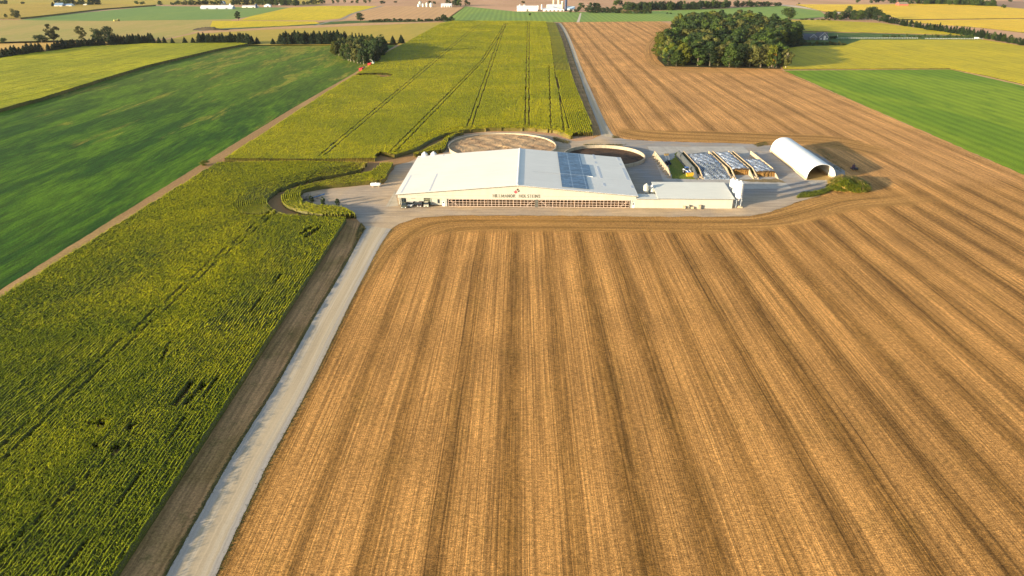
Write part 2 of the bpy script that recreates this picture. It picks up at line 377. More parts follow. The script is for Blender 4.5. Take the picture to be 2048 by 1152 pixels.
soil = [(150, 1330), (300, 1330), (420, 1100), (731, 452), (713, 430), (800, 335), (905, 268), (1000, 255), (1200, 268), (1122, 46), (905, 42), (745, 125), (430, 322), (0, 592), (-140, 690)]
sheet('tilled_soil', soil, .04, M_soil, amp=.4, step=6, label='bare soil under the corn')
yard = [(722, 475), (731, 455), (714, 439), (701, 429), (678, 420), (635, 418.5), (609, 412.5), (600, 401), (608, 386), (645, 379), (688, 375), (738, 370), (768, 368), (783, 343), (792, 331), (828, 321), (838, 315), (888, 308), (880, 300), (893, 285),
        (915, 272), (960, 265), (1040, 264), (1105, 272), (1150, 283), (1185, 279), (1203, 270), (1200, 262), (1216, 261), (1230, 276), (1266, 280), (1319, 283), (1424, 286), (1504, 288), (1525, 291), (1560, 290), (1620, 300), (1690, 342), (1685, 360), (1668, 372), (1639, 392), (1603, 402), (1583, 409), (1542, 424), (1500, 432.5), (1440, 434), (1286, 433.5), (1091, 431.5), (895, 431.5), (833, 436), (798, 448), (770, 470), (757, 495)]
sheet('gravel_yard', yard, .07, M_yard, amp=.5, step=3, label='pale gravel farmyard round the barn')
ribbon('tilled_headland', [(60, 1330), (150, 1250), (256, 1130), (313, 1031), (418, 879), (501, 743), (575, 639), (632, 555), (685, 465), (695, 445)],
       [(236, 1335), (280, 1250), (335, 1149), (397, 1035), (470, 904), (554, 774), (627, 638), (679, 554), (720, 476), (722, 445)], .055, M_rows, 'bare brown headland between corn and lane', amp=.2, n=140)
ribbon('gravel_road', ROAD_L, ROAD_R, .09, M_road, 'pale gravel lane running up to the farmyard', amp=.15, n=200, cols=8)
ribbon('farm_lane', [(1203, 272), (1199, 255), (1176, 199), (1162, 157), (1150, 125), (1141, 95), (1127, 61), (1116, 46.5)],
       [(1230, 276), (1213, 252), (1190, 199), (1171, 157), (1159, 127), (1147, 92), (1133, 61), (1122, 46.5)], .09, M_road, 'gravel lane leading away between corn and stubble', amp=.2, n=90)
ribbon('lane_verge', [(1184, 270), (1180, 250), (1158, 199), (1144, 162), (1134, 122), (1121, 76), (1109, 45)],
       [(1204, 271), (1200, 254), (1176.5, 199), (1162.5, 157), (1150.5, 125), (1127.5, 61), (1117, 46.5)], .06, M_rows, 'dark tilled verge beside the lane', n=60)
ribbon('far_lane', [(1153, 44.5), (1156, 38), (1160, 26)], [(1158.5, 44.5), (1160.5, 38), (1163, 26)], .12, P('pale_gravel', C(214, 200, 178), .95), 'short pale lane to the far farm', n=10)
ribbon('dirt_track', [(-160, 690), (0, 581), (210, 449), (420, 318), (560, 232), (640, 185), (700, 152), (732, 132)], [(-130, 705), (0, 604), (215, 462), (432, 326), (566, 239), (646, 193), (706, 157), (738, 134)], .07, M_dirt,
       'tan dirt track between green field and corn', amp=.5, n=160)
sheet('green_field', [(-200, 290), (0, 222), (90, 198), (300, 132), (440, 100), (500, 90), (670, 90), (800, 86), (770, 104), (738, 134), (700, 155), (640, 187), (420, 320), (0, 584), (-200, 712)], .06, M_green, label='dark green field with tan patches')
sheet('hay_field', [(1567, 141), (1900, 139), (2048, 172), (2250, 212), (2250, 440), (2048, 350)], .06, M_green_r, amp=.5, label='bright green striped hay field')
sheet('orange_strip', [(-80, 86), (150, 80), (235, 79), (235, 92), (85, 108), (0, 122), (-80, 134)], .05, M_orange)
sheet('tan_meadow', [(-120, 40), (40, 40), (200, 40), (470, 37), (440, 52), (400, 62), (330, 78), (230, 82), (-120, 90)], .05, M_tan, label='tan mown meadow')
sheet('green_meadow', [(35, 40.5), (120, 30), (310, 12), (520, 14.5), (578, 15), (500, 33), (470, 38.5), (300, 41), (200, 42)], .08, M_blueg, label='pale green meadow')
sheet('gold_field', [(-160, 9.5), (640, 9.5), (640, -20), (-160, -20)], .05, M_gold)
sheet('gold_strip', [(330, 80), (400, 65), (870, 45), (905, 43), (880, 50), (800, 90), (500, 92), (230, 90)], .06, M_gold, label='gold green crop behind the evergreens')
sheet('tan_strip', [(380, 64), (560, 53.5), (720, 46.5), (870, 43), (870, 45), (720, 50), (560, 57.5), (400, 67)], .09, M_pink)
sheet('bright_field', [(478, 41), (500, 33), (580, 15.2), (640, 12), (720, 11.5), (755, 12.5), (702, 27), (680, 37), (640, 41)], .09, M_yel, label='bright yellow green field')
sheet('bright_strip', [(425, 42), (520, 42), (630, 43), (640, 47), (560, 52), (440, 57), (420, 54)], .09, M_yel)
sheet('green_verge', [(430, 54), (560, 52), (640, 45), (700, 41.5), (760, 42), (870, 41), (870, 43), (720, 46), (560, 54), (440, 60)], .075, M_grass)
sheet('pink_field', [(690, 39), (720, 24), (768, 12), (905, 13.5), (930, 14), (905, 32), (885, 39), (760, 41.5)], .08, M_pink, label='pink tan stubble field')
sheet('pale_green_field', [(885, 43.5), (1120, 44.5), (1358, 42.5), (1358, 36), (1600, 39), (1655, 33), (1640, 22), (1560, 11), (1450, 17), (1300, 22), (1240, 24), (1150, 24), (1030, 23), (930, 12.5)], .08, M_pale, label='pale green field with fine rows')
ribbon('country_lane', [(1550, 9.5), (1600, 15), (1640, 22), (1680, 27.5)], [(1552, 8.3), (1605, 13.2), (1650, 20.5), (1685, 25)], .15, P('pale_gravel', C(214, 200, 178), .95))
ribbon('grey_lane', [(626, 51.5), (655, 43.5), (682, 39), (700, 28), (722, 21), (762, 12.2)], [(632, 51.5), (661, 43.5), (688, 39), (704, 28), (727, 21), (768, 12.2)], .15, P('grey_lane', C(150, 152, 140), .95))
sheet('house_lawn', [(1590, 93), (1690, 91), (1722, 80), (1965, 79.5), (1965, 73), (1730, 66), (1590, 64)], .07, M_grass, label='dark lawn round the house')
sheet('woodland_floor', [(1330, 133), (1562, 138), (1552, 100), (1606, 93), (1600, 62), (1540, 45), (1450, 38), (1360, 40), (1342, 62), (1365, 66), (1315, 95), (1315, 118)], .075, M_darkg)
sheet('dark_field', [(1990, 14), (2200, 26), (2200, 6), (1990, 2)], .06, flat_field('brown_stubble', C(176, 138, 108), C(166, 130, 104)))
# concrete pads
sheet('concrete_pad', [(1295, 293.5), (1486, 293.5), (1584, 377), (1472, 379), (1330, 381), (1322, 350)], .10, M_pad, label='grey concrete apron under the bunker silos')
sheet('concrete_apron', [(1612, 361), (1664, 358), (1676, 366), (1624, 371)], .10, M_pad)
sheet('concrete_walk', [(790, 382), (797, 412), (771, 414)], .10, M_pad2)
sheet('spilled_silage', [(1357, 303), (1349, 308), (1350, 316), (1338, 322), (1338, 340), (1346, 358), (1396, 359.5), (1388, 345), (1372, 325)], .13, flat_field('spilled_silage', C(132, 136, 42), C(112, 124, 40), C(146, 140, 62), k=.2, big=.1), amp=.5, step=1.5, label='olive green silage spread on the concrete')
sheet('silage_litter', [(1470, 360), (1556, 358), (1572, 366), (1500, 364)], .13, flat_field('silage_litter', C(150, 128, 92), C(126, 112, 84), k=.2, big=.1), amp=.6, step=1.5)
# ------------------------------------------------------------------ standing crops
def inside(poly, P0):
    """poly (m,2), P0 (n,2) -> bool (n,)"""
    x, y = P0[:, 0], P0[:, 1]; r = np.zeros(len(P0), bool); m = len(poly)
    for i in range(m):
        x1, y1 = poly[i]; x2, y2 = poly[(i + 1) % m]
        c = (y1 > y) != (y2 > y)
        with np.errstate(divide='ignore', invalid='ignore'):
            r ^= c & (x < (x2 - x1) * (y - y1) / (y2 - y1) + x1)
    return r
def near_line(P0, Lp, d):
    r = np.zeros(len(P0), bool)
    for a, b in zip(Lp[:-1], Lp[1:]):
        ab = b - a; t = np.clip(((P0 - a) @ ab) / max(1e-9, ab @ ab), 0, 1)
        q = a + t[:, None] * ab; r |= ((P0 - q) ** 2).sum(1) < d * d
    return r
def ell(cx, cy, rx, ry=None): return lambda P0: (((P0[:, 0] - cx) / rx) ** 2 + ((P0[:, 1] - cy) / (ry or rx)) ** 2) < 1
class Crop:
    def __init__(s): s.v = []; s.q = []; s.m = []; s.n = 0
    def put(s, v, q, mi=0):
        if len(v) == 0: return
        s.v.append(v); s.q.append(q + s.n); s.m.append(np.full(len(q), mi) if np.isscalar(mi) else mi); s.n += len(v)
    def ridges(s, lines, w, h, rs, keep=None, jit=.15):
        """lines: list of (n,2) arrays; ridge body along each, gaps where keep() is False"""
        for L in lines:
            n = len(L)
            if n < 2: continue
            t = np.gradient(L, axis=0); t /= np.maximum(1e-9, np.linalg.norm(t, axis=1))[:, None]
            nn = np.stack([-t[:, 1], t[:, 0]], 1)
            k = keep(L) if keep is not None else np.ones(n, bool)
            hh = h * rs.uniform(1 - jit, 1 + jit * .8, n); ww = w * rs.uniform(.8, 1.2, n) / 2
            off = rs.uniform(-.12, .12, n) * w
            v = np.zeros((n, 4, 3))
            v[:, 0, :2] = L - nn * ww[:, None]; v[:, 1, :2] = L + nn * (off - ww * .75)[:, None]; v[:, 2, :2] = L + nn * (off + ww * .75)[:, None]; v[:, 3, :2] = L + nn * ww[:, None]
            v[:, 1, 2] = hh; v[:, 2, 2] = hh * rs.uniform(1 - jit * .5, 1 + jit * .3, n)
            i = np.arange(n - 1)[k[:-1] & k[1:]]; b = i * 4
            if len(i) == 0: continue
            q = np.concatenate([np.stack([b + j, b + j + 1, b + j + 5, b + j + 4], 1) for j in range(3)])
            st = np.concatenate([[i[0]], i[1:][np.diff(i) > 1]]) * 4; en = (np.concatenate([i[:-1][np.diff(i) > 1], [i[-1]]]) + 1) * 4
            q = np.concatenate([q, np.stack([st, st + 1, st + 2, st + 3], 1), np.stack([en + 3, en + 2, en + 1, en], 1)])
            mi = np.full(len(q), 2); mi[len(i):2 * len(i)] = 0; s.put(v.reshape(-1, 3), q, mi)
    def leaves(s, P0, z0, z1, K, L, Wd, rs, top=None, hk=None, mi=0):
        n = len(P0)
        if n == 0: return
        P1 = np.repeat(P0, K, 0); m = len(P1)
        az = rs.uniform(0, 2 * math.pi, m); z = rs.uniform(z0, z1, m); ln = L * rs.uniform(.7, 1.2, m); up = rs.uniform(.15, .75, m)
        if hk is not None: z = z * np.repeat(hk, K)
        d = np.stack([np.cos(az), np.sin(az), np.zeros(m)], 1); sd = np.stack([-np.sin(az), np.cos(az), rs.uniform(-.4, .4, m)], 1)
        p0 = np.concatenate([P1 + rs.uniform(-.1, .1, (m, 2)), z[:, None]], 1)
        p1 = p0 + d * (ln * .5)[:, None]; p1[:, 2] += up * ln * .8
        p2 = p1 + d * (ln * .5)[:, None]; p2[:, 2] -= ln * .35 * rs.uniform(.3, 1.3, m)
        v = np.stack([p0 - sd * Wd * .3, p0 + sd * Wd * .3, p1 + sd * Wd * .5, p1 - sd * Wd * .5, p2 + sd * Wd * .12, p2 - sd * Wd * .12], 1)
        b = np.arange(m) * 6
        q = np.concatenate([np.stack([b, b + 1, b + 2, b + 3], 1), np.stack([b + 3, b + 2, b + 4, b + 5], 1)])
        s.put(v.reshape(-1, 3), q, mi)
        if top:                                     # tassels
            T = P0 + rs.uniform(-.08, .08, (n, 2)); a = rs.uniform(0, math.pi, n); e = np.stack([np.cos(a), np.sin(a)], 1) * .07
            h0 = z1 * (hk if hk is not None else 1.0); z2 = np.full(n, 1.0) * h0
            v = np.zeros((n, 4, 3)); v[:, 0, :2] = T - e; v[:, 1, :2] = T + e; v[:, 2, :2] = T + e * 1.4; v[:, 3, :2] = T - e * 1.4
            v[:, 0, 2] = v[:, 1, 2] = z2; v[:, 2, 2] = v[:, 3, 2] = z2 + top * rs.uniform(.6, 1.2, n)
            b = np.arange(n) * 4; s.put(v.reshape(-1, 3), np.stack([b, b + 1, b + 2, b + 3], 1), 1)
    def build(s, name, mats, label):
        o = mesh_np(name, np.concatenate(s.v), np.concatenate(s.q), mats, None, np.concatenate(s.m))
        return tag(o, label, 'crop', None, 'stuff')
def row_lines(poly, ang, spacing, seg, phase=0.0):
    """straight rows running along +Y turned clockwise by ang, clipped to poly"""
    c, sn = math.cos(ang), math.sin(ang)
    R = np.array([[c, -sn], [sn, c]])                 # world -> row frame (x across, y along)
    Q = poly @ R.T; out = []
    x0, x1 = Q[:, 0].min(), Q[:, 0].max()
    for x in np.arange(x0 + phase, x1, spacing):
        ys = []
        for i in range(len(Q)):
            a, b = Q[i], Q[(i + 1) % len(Q)]
            if (a[0] > x) != (b[0] > x): ys.append(a[1] + (b[1] - a[1]) * (x - a[0]) / (b[0] - a[0]))
        ys.sort()
        for a, b in zip(ys[::2], ys[1::2]):
            n = max(2, int((b - a) / seg) + 1); yy = np.linspace(a, b, n)
            out.append(np.stack([np.full(n, x), yy], 1) @ R)
    return out
def along(lines, step, rs, jit=.1):
    out = []
    for L in lines:
        d = np.concatenate([[0], np.cumsum(np.linalg.norm(np.diff(L, axis=0), axis=1))])
        if d[-1] < step: continue
        t = np.arange(rs.uniform(0, step), d[-1], step) ; t = np.clip(t + rs.uniform(-.2, .2, len(t)) * step, 0, d[-1])
        out.append(np.stack([np.interp(t, d, L[:, 0]), np.interp(t, d, L[:, 1])], 1) + rs.uniform(-jit, jit, (len(t), 2)))
    return np.concatenate(out) if out else np.zeros((0, 2))
def offset_lines(Lp, d0, d1, spacing, seg, poly):
    """rows that follow the guide polyline at growing distance on its left side"""
    P0 = np.array([(p.x, p.y) for p in resample(smooth([Vector((x, y, 0)) for x, y in Lp], 3), 200)])
    t = np.gradient(P0, axis=0); t /= np.linalg.norm(t, axis=1)[:, None]; nn = np.stack([-t[:, 1], t[:, 0]], 1); out = []
    for d in np.arange(d0, d1, spacing):
        Q = P0 + nn * d; dd = np.concatenate([[0], np.cumsum(np.linalg.norm(np.diff(Q, axis=0), axis=1))])
        n = int(dd[-1] / seg) + 2; tt = np.linspace(0, dd[-1], n)
        Q = np.stack([np.interp(tt, dd, Q[:, 0]), np.interp(tt, dd, Q[:, 1])], 1)
        k = inside(poly, Q); i = 0
        while i < n:
            if k[i]:
                j = i
                while j < n and k[j]: j += 1
                if j - i > 2: out.append(Q[i:j])
                i = j
            else: i += 1
    return out
def px2(px): return np.array([(G(x, y).x, G(x, y).y) for x, y in px])
def leafmat(name, a, b, c, tr=.25):
    m = N(name); p = m.pos(); big = m.noise(p, .018, 4, .6, .5); mid = m.noise(p, .25, 4, .7); fine = m.noise(p, 3.0, 2, .7)
    z = m.sep(p)[2]
    col = m.mix(m.rng(big, .40, .64), b, c); col = m.mix(m.rng(mid, .55, .36, 0, .55), col, a)
    col = m.mix(m.rng(m.noise(p, 6.0, 1), .56, .70, 0, .25), col, c)
    col = m.scale(col, m.rng(fine, .3, .7, .8, 1.2)); m.done(col, .6); m.b.inputs['Specular IOR Level'].default_value = .25
    t = m.n.new('ShaderNodeBsdfTranslucent'); m.inp(t, 0, m.scale(col, 1.2)); x = m.n.new('ShaderNodeMixShader'); x.inputs[0].default_value = tr
    m.t.links.new(m.b.outputs[0], x.inputs[1]); m.t.links.new(t.outputs[0], x.inputs[2]); m.t.links.new(x.outputs[0], m.out.inputs[0])
    return m.m
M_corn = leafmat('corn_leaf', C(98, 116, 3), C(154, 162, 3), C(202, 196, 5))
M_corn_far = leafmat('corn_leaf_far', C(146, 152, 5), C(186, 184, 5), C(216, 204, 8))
M_tassel = P('corn_tassel', C(150, 150, 40), .8)
M_stalk = leafmat('corn_stalk', C(70, 74, 26), C(92, 90, 34), C(120, 104, 44), .1)
M_ydark = leafmat('soybean_leaf', C(186, 166, 8), C(222, 194, 8), C(238, 204, 12))
M_left = crop_mat('corn_top_gold', C(128, 134, 5), C(160, 158, 5), C(188, 178, 7), sc=.8, bump=.4)
rs = np.random.RandomState(11)
ROW = .762
# foreground corn
front_px = [(-160, 706), (0, 606), (436, 331), (624, 329), (736, 332), (723, 346), (678, 356), (635, 362.5), (592, 374), (558, 386.5), (539, 401), (535, 412), (547, 425), (568, 435), (603, 439), (640, 441), (692, 443.5), (693, 450),
            (632, 555), (575, 639), (501, 743), (418, 879), (313, 1031), (256, 1130), (140, 1290), (-700, 1290), (-700, 1000)]
FP = px2(front_px)
for i_ in range(len(FP)):
    if -63 < FP[i_, 0] < -57 and FP[i_, 1] < 236: FP[i_, 0] = -59.9
lane_curve = px2([(740, 346), (723, 347), (678, 356.5), (635, 363), (592, 374.5), (558, 387), (539, 401), (535, 412), (547, 425.5), (568, 436), (603, 440), (640, 443)])
holes = []
def hole(px, py, rx, ry=None): q = G(px, py, 1.5); holes.append(ell(q.x, q.y, rx, ry))
for a in [(199, 846, .9), (204, 852, .7), (260, 856, .9), (268, 850, .6), (188, 893, .8), (232, 896, .9), (228, 902, .6), (254, 893, .6), (166, 682, .7), (182, 848, .6)]: hole(*a)
tram_gaps = []
def gap(p, q, w):
    a = G(*p, 2.2); b = G(*q, 2.2); tram_gaps.append((np.array([[a.x, a.y], [b.x, b.y]]), w))
gap((345, 805), (382, 762), .7); gap((372, 803), (404, 766), .7)
gap((-20, 905), (420, 520), .32); gap((-20, 935), (440, 515), .3); gap((420, 520), (640, 335), .3); gap((440, 515), (655, 335), .25)
gap((500, 620), (560, 545), .3); gap((322, 720), (338, 680), .4)
gap((-60, 1150), (240, 890), .25); gap((130, 1130), (440, 745), .2)
gap((612, 470), (640, 452), .9); gap((600, 465), (622, 452), .7)
def keepT(L):
    k = np.ones(len(L), bool)
    for h in holes: k &= ~h(L)
    for g, w in tram_gaps: k &= ~near_line(L, g, w)
    return k
AN = math.radians(.35)
LPP = FP.copy(); LPP[:, 1] = np.maximum(LPP[:, 1], G(0, 437).y)
c = Crop()
lines = row_lines(FP, 0.0, ROW, 1.5, .3)
def keep_str(L): return keepT(L) & ~near_line(L, lane_curve, 12.0) | (keepT(L) & (L[:, 1] < G(0, 437).y))
# keep rows only where a slightly moved camera could see them
lines = [L for L in lines if not (L[:, 1].max() < 40)]
c.ridges(lines, .30, 1.75, rs, keep_str)
pl = along(lines, .33, rs); pl = pl[keep_str(pl) & (pl[:, 1] > 42) & (np.abs(pl[:, 0]) < pl[:, 1] * .95 + 45)]
dn = pl[:, 1]; edge = FP
nearp = pl[dn < 150]; midp = pl[(dn >= 150)][::2]
def vigor(P0):
    v = .9 + .10 * np.sin(P0[:, 0] * .11 + 1.3 * np.sin(P0[:, 1] * .023)) * np.sin(P0[:, 1] * .045 + .7 * np.sin(P0[:, 0] * .07)) + rs.uniform(-.06, .07, len(P0))
    return v
edge_ln = px2([(695, 448), (632, 555), (501, 743), (313, 1031), (140, 1290)]); ed = near_line(nearp, edge_ln, 19)
c.leaves(nearp[~ed], .8, 2.2, 8, .60, .10, rs, None, vigor(nearp[~ed])); c.leaves(nearp[ed], .5, 2.2, 9, .34, .12, rs, None, rs.uniform(.93, 1.0, ed.sum()))
ed = near_line(midp, edge_ln, 19)
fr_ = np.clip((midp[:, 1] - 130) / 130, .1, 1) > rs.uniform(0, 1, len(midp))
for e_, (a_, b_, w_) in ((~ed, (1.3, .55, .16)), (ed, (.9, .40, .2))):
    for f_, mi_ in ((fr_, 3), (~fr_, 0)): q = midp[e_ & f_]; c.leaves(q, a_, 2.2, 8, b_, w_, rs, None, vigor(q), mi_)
cl = offset_lines(lane_curve[::-1], .5, 12.2, ROW, 1.0, LPP) + offset_lines(lane_curve, .5, 12.2, ROW, 1.0, LPP)
c.ridges(cl, .30, 1.8, rs, keepT)
q = along(cl, .55, rs); q = q[keepT(q)]; c.leaves(q, .6, 2.2, 7, .38, .2, rs, None, vigor(q), 3)
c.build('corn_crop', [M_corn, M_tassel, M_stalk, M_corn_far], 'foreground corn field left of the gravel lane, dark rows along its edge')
# corn island between lane and yard
isl_px = [(764, 331.5), (788, 331), (783, 343), (768, 368), (738, 370), (688, 375), (645, 379), (609, 386), (602, 392), (601, 401), (608, 411.5), (635, 418), (678, 420), (701, 429), (713, 438), (690, 439), (635, 437), (592, 427), (568, 416), (562, 401), (570, 390), (602, 379.6), (635, 371), (678, 362), (721, 354), (742, 349.5)]
IP = px2(isl_px); inner = px2([(790, 331), (784, 343), (768, 368.5), (738, 370.5), (688, 375.5), (645, 379.5), (609, 386.5), (601, 392), (600.5, 401), (607, 412), (635, 418.5), (678, 420.5), (701, 429.5), (715, 440)])
c = Crop(); cl = offset_lines(inner, .1, 24, ROW, .8, IP) + offset_lines(inner[::-1], .1, 24, ROW, .8, IP)
c.ridges(cl, .32, 1.8, rs); q = along(cl, .5, rs); c.leaves(q, .6, 2.2, 8, .36, .2, rs, None, vigor(q))
c.build('corn_crop', [M_corn_far, M_tassel, M_stalk], 'curved band of corn rows between the brown lane and the gravel yard')
# back corn field
back_px = [(450, 324), (624, 325.5), (764, 323.5), (789, 317), (828, 306), (850, 293), (872, 281), (893, 274), (928, 267), (985, 262), (1060, 262.5), (1110, 267), (1144, 279.5), (1146, 273), (1186, 273), (1181, 250), (1159, 199), (1145, 162.5), (1135, 122), (1122, 76), (1109, 46), (1060, 44.2), (905, 44), (880, 50), (812, 88), (775, 107), (748, 126), (730, 141), (645, 195)]
BP = px2(back_px); c = Crop()
tg = []
for p, r in [((650, 305), (960, 50)), ((773, 305), (906, 150)), ((906, 150), (1010, 45)), ((935, 252), (1009, 45)), ((1051, 250), (1056, 44)), ((1128, 250), (1102, 110))]:
    tg.append((p, r))
tg = [((650, 308), (962, 46)), ((640, 308), (956, 46)), ((778, 303), (963, 120)), ((790, 303), (968, 120)), ((963, 120), (1011, 45)), ((968, 120), (1016, 45)),
      ((933, 255), (1008, 46)), ((942, 255), (1012, 46)), ((1050, 252), (1055, 44)), ((1058, 252), (1058.5, 44)), ((1102, 255), (1098, 130)), ((1128, 262), (1111, 125))]
tgl = []
for (p, r) in tg:
    a = G(*p, 2.2); b = G(*r, 2.2); tgl.append(np.array([[a.x, a.y], [b.x, b.y]]))
e1 = G(745, 150, 2); e2 = G(733, 152.5, 2)
ring_o, ring_i = ell(e1.x, e1.y, 17, 13), ell(e2.x - 1, e2.y, 12.5, 9)
T1c = None
def keepB(L):
    k = np.ones(len(L), bool)
    for g in tgl: k &= ~near_line(L, g, .42)
    o, i = ring_o(L), ring_i(L); k &= ~(o & ~i)
    return k
lines = row_lines(BP, AN, ROW, 2.6, .3)
headl = px2([(1190, 274), (1181, 250), (1159, 199), (1145, 162), (1135, 122), (1122, 76), (1109, 45)])
curl = px2([(440, 323.5), (624, 325.5), (764, 323.5), (789, 317), (828, 306), (850, 293), (872, 281), (893, 274), (928, 267), (985, 262), (1060, 262.5), (1110, 267), (1144, 279.5)])
def keepBs(L): return keepB(L) & ~near_line(L, headl, 14) & ~near_line(L, curl[3:], 9)
c.ridges(lines, .70, 1.9, rs, keepBs, .05)
hl = offset_lines(headl, .3, 14, ROW * 1.5, 2.0, BP) + offset_lines(curl[3:], .3, 9, ROW, 1.5, BP)
c.ridges(hl, .62, 1.95, rs, keepB)
pb = along(lines, 1.24, rs, .35); pb = pb[keepBs(pb)]
c.leaves(pb[pb[:, 1] < 430], 1.6, 2.15, 8, .55, .16, rs); c.leaves(pb[(pb[:, 1] >= 430) & (pb[:, 1] < 620)][::2], 1.65, 2.1, 6, .7, .25, rs); c.leaves(pb[pb[:, 1] >= 620][::4], 1.7, 2.05, 5, .9, .4, rs)
ph = along(hl, .9, rs); ph = ph[keepB(ph) & (ph[:, 1] < 620)]; c.leaves(ph, 1.2, 2.3, 5, .8, .2, rs)
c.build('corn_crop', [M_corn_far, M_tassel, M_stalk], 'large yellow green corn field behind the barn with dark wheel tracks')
# curved corn between tank and lane
cur_px = [(788, 320.5), (828, 319.5), (841, 312), (888, 306), (893, 294), (897, 284), (912, 274), (930, 270), (915, 271), (895, 278), (882, 289), (858, 300), (840, 310), (815, 315)]
CP = px2(cur_px); guide = px2([(835, 316), (888, 307), (893, 294), (897, 284), (912, 274), (934, 269)])
c = Crop(); cl = offset_lines(guide, .1, 30, ROW, .8, CP) + offset_lines(guide[::-1], .1, 30, ROW, .8, CP)
c.ridges(cl, .32, 1.8, rs); q = along(cl, .6, rs); c.leaves(q, .6, 2.2, 7, .38, .2, rs)
c.build('corn_crop', [M_corn_far, M_tassel, M_stalk], 'small patch of curved corn rows between the larger round tank and the lane')
def simple_crop(px, ang, sp, w, h, seg, mat, label, leaf=None):
    """a closed stand of crop: level top with slightly ragged edges, stalks showing on its sides"""
    P0 = jag([Vector((p.x, p.y, 0)) for p in pts(px)], .35, max(2.0, sp), 9); n = len(P0)
    bm = bmesh.new(); r_ = random.Random(4); top = [bm.verts.new((p.x, p.y, h * r_.uniform(.9, 1.04))) for p in P0]
    f = bm.faces.new(top); f.normal_update()
    if f.normal.z < 0: f.normal_flip()
    bmesh.ops.triangulate(bm, faces=bm.faces[:], ngon_method='EAR_CLIP')
    bot = [bm.verts.new((p.x, p.y, 0)) for p in P0]
    for a in range(n): b = (a + 1) % n; bm.faces.new((bot[a], bot[b], top[b], top[a])).material_index = 1
    bmesh.ops.recalc_face_normals(bm, faces=bm.faces[:])
    me = bpy.data.meshes.new('field_crop'); bm.to_mesh(me); bm.free(); tag(link('field_crop', me, [mat, M_stalk]), label, 'crop', None, 'stuff')
left_px = [(-140, 136), (0, 121), (50, 112), (120, 104), (170, 97), (300, 90.5), (480, 89.5), (496, 91), (440, 101), (300, 134), (180, 171), (90, 200), (0, 225), (-140, 262)]
simple_crop(left_px, math.radians(76), 1.6, 1.5, 2.3, 7, M_left, 'corn field in the upper left with a dark shaded edge')
simple_crop([(-120, 40), (42, 38.5), (120, 30), (200, 20), (312, 11.8), (250, 10.3), (0, 10.3), (-120, 10.3)], math.radians(80), 6, 5.9, 2.6, 30, crop_mat('gold_corn', C(170, 144, 54), C(190, 160, 58), C(198, 164, 70), sc=.6, soft=True), 'gold corn field along the top left with a dark edge')
SOY = .8
M_yrow = crop_mat('yellow_row_crop', C(164, 152, 5), C(196, 176, 6), C(216, 190, 8), sc=.8, bump=.3, soft=True)
simple_crop([(1567, 139.5), (1552, 100), (1603, 94), (1690, 92), (1722, 81), (1965, 80.5), (2048, 94), (2230, 108), (2230, 208), (2048, 170), (1960, 150), (1900, 138.5)], math.radians(78), 2.0, 1.95, .9, 9, M_yrow, 'bright yellow field right of the woods')
simple_crop([(1545, 42), (1640, 41), (1760, 47), (1830, 56.5), (1965, 72), (1730, 65.5), (1590, 63)], math.radians(80), 4, 3.9, .9, 20, M_yrow, 'yellow green field behind the house')
simple_crop([(1592, 9.5), (1760, 9.8), (1880, 8), (1960, 10), (2060, 20), (2200, 30), (2200, 37), (2048, 37.5), (1800, 40), (1745, 22), (1650, 24.5)], math.radians(82), 8, 7.9, 1.2, 40, M_yel2, 'golden field in the upper right corner')
simple_crop([(1788, 42.5), (2048, 39.5), (2200, 38.5), (2200, 84), (2048, 66), (1960, 56), (1880, 50)], math.radians(82), 5, 4.9, 1.2, 30, M_yel2, 'golden field behind the tree row on the right')
# ------------------------------------------------------------------ the barn
M_white = N('white_roof_steel')
def _roof(m, c, rib=1.0, ang=0.0):
    p = m.obj(); x, y, z = m.sep(p)[:3]
    rb = m.mt('SINE', m.mt('MULTIPLY', y, 2 * math.pi / rib)); st = m.noise(m.map(p, (.15, 1.4, 1)), 1.0, 3, .6); bg = m.noise(p, .08, 4)
    m.bump(rb, .03, .35)
    return m.done(m.scale(m.mix(0.0, c, c), m.mt('MULTIPLY', m.rng(st, .3, .7, .96, 1.03), m.rng(bg, .3, .7, .97, 1.02))), .5)
M_white = _roof(M_white, (.73, .69, .62, 1))
M_trim = P('dark_trim', (.10, .10, .09, 1), .6)
M_greyroof = _roof(N('pale_grey_roof'), (.57, .57, .52, 1), .9)
def clad():
    m = N('cream_cladding'); x, y, z = m.sep(m.obj())[:3]
    rb = m.mt('SINE', m.mt('MULTIPLY', x, 2 * math.pi / .45)); g = m.noise(m.map(m.obj(), (1, 1, .3)), .5, 3)
    m.bump(rb, .02, .4); c = (.385, .375, .335, 1)
    return m.done(m.scale(m.mix(0.0, c, c), m.rng(g, .3, .7, .96, 1.04)), .6)
M_cream = clad()
M_wood = P('pale_timber', (.50, .39, .33, 1), .8)
M_lett = P('dark_bronze_letters', (.09, .08, .05, 1), .6)
M_black = P('black_rubber', (.02, .02, .02, 1), .7)
M_glass = P('dark_glass', (.03, .04, .05, 1), .12, 0.0, .05)
M_galv = P('galvanised_steel', (.50, .50, .46, 1), .45, .3)
M_whitep = P('white_paint', (.62, .62, .62, 1), .4)
M_strip = P('grey_skylight', (.48, .50, .54, 1), .5)
M_conc = conc('wall_concrete', C(214, 198, 174, .8))
M_tanc = conc('beige_concrete', C(226, 202, 170, .8))
FL = G(797, 412); FR = G(1271, 416); BW = (FR - FL).length; ba = math.atan2((FR - FL).y, (FR - FL).x)
barn = thing('dairy_barn', 'huge low cream dairy barn with a white roof and open timber-slatted front', 'barn', FL, ba)
U = Vector((math.cos(ba), math.sin(ba), 0)); V = Vector((-U.y, U.x, 0))
def bl(p): d = p - FL; return Vector((d.dot(U), d.dot(V), p.z))
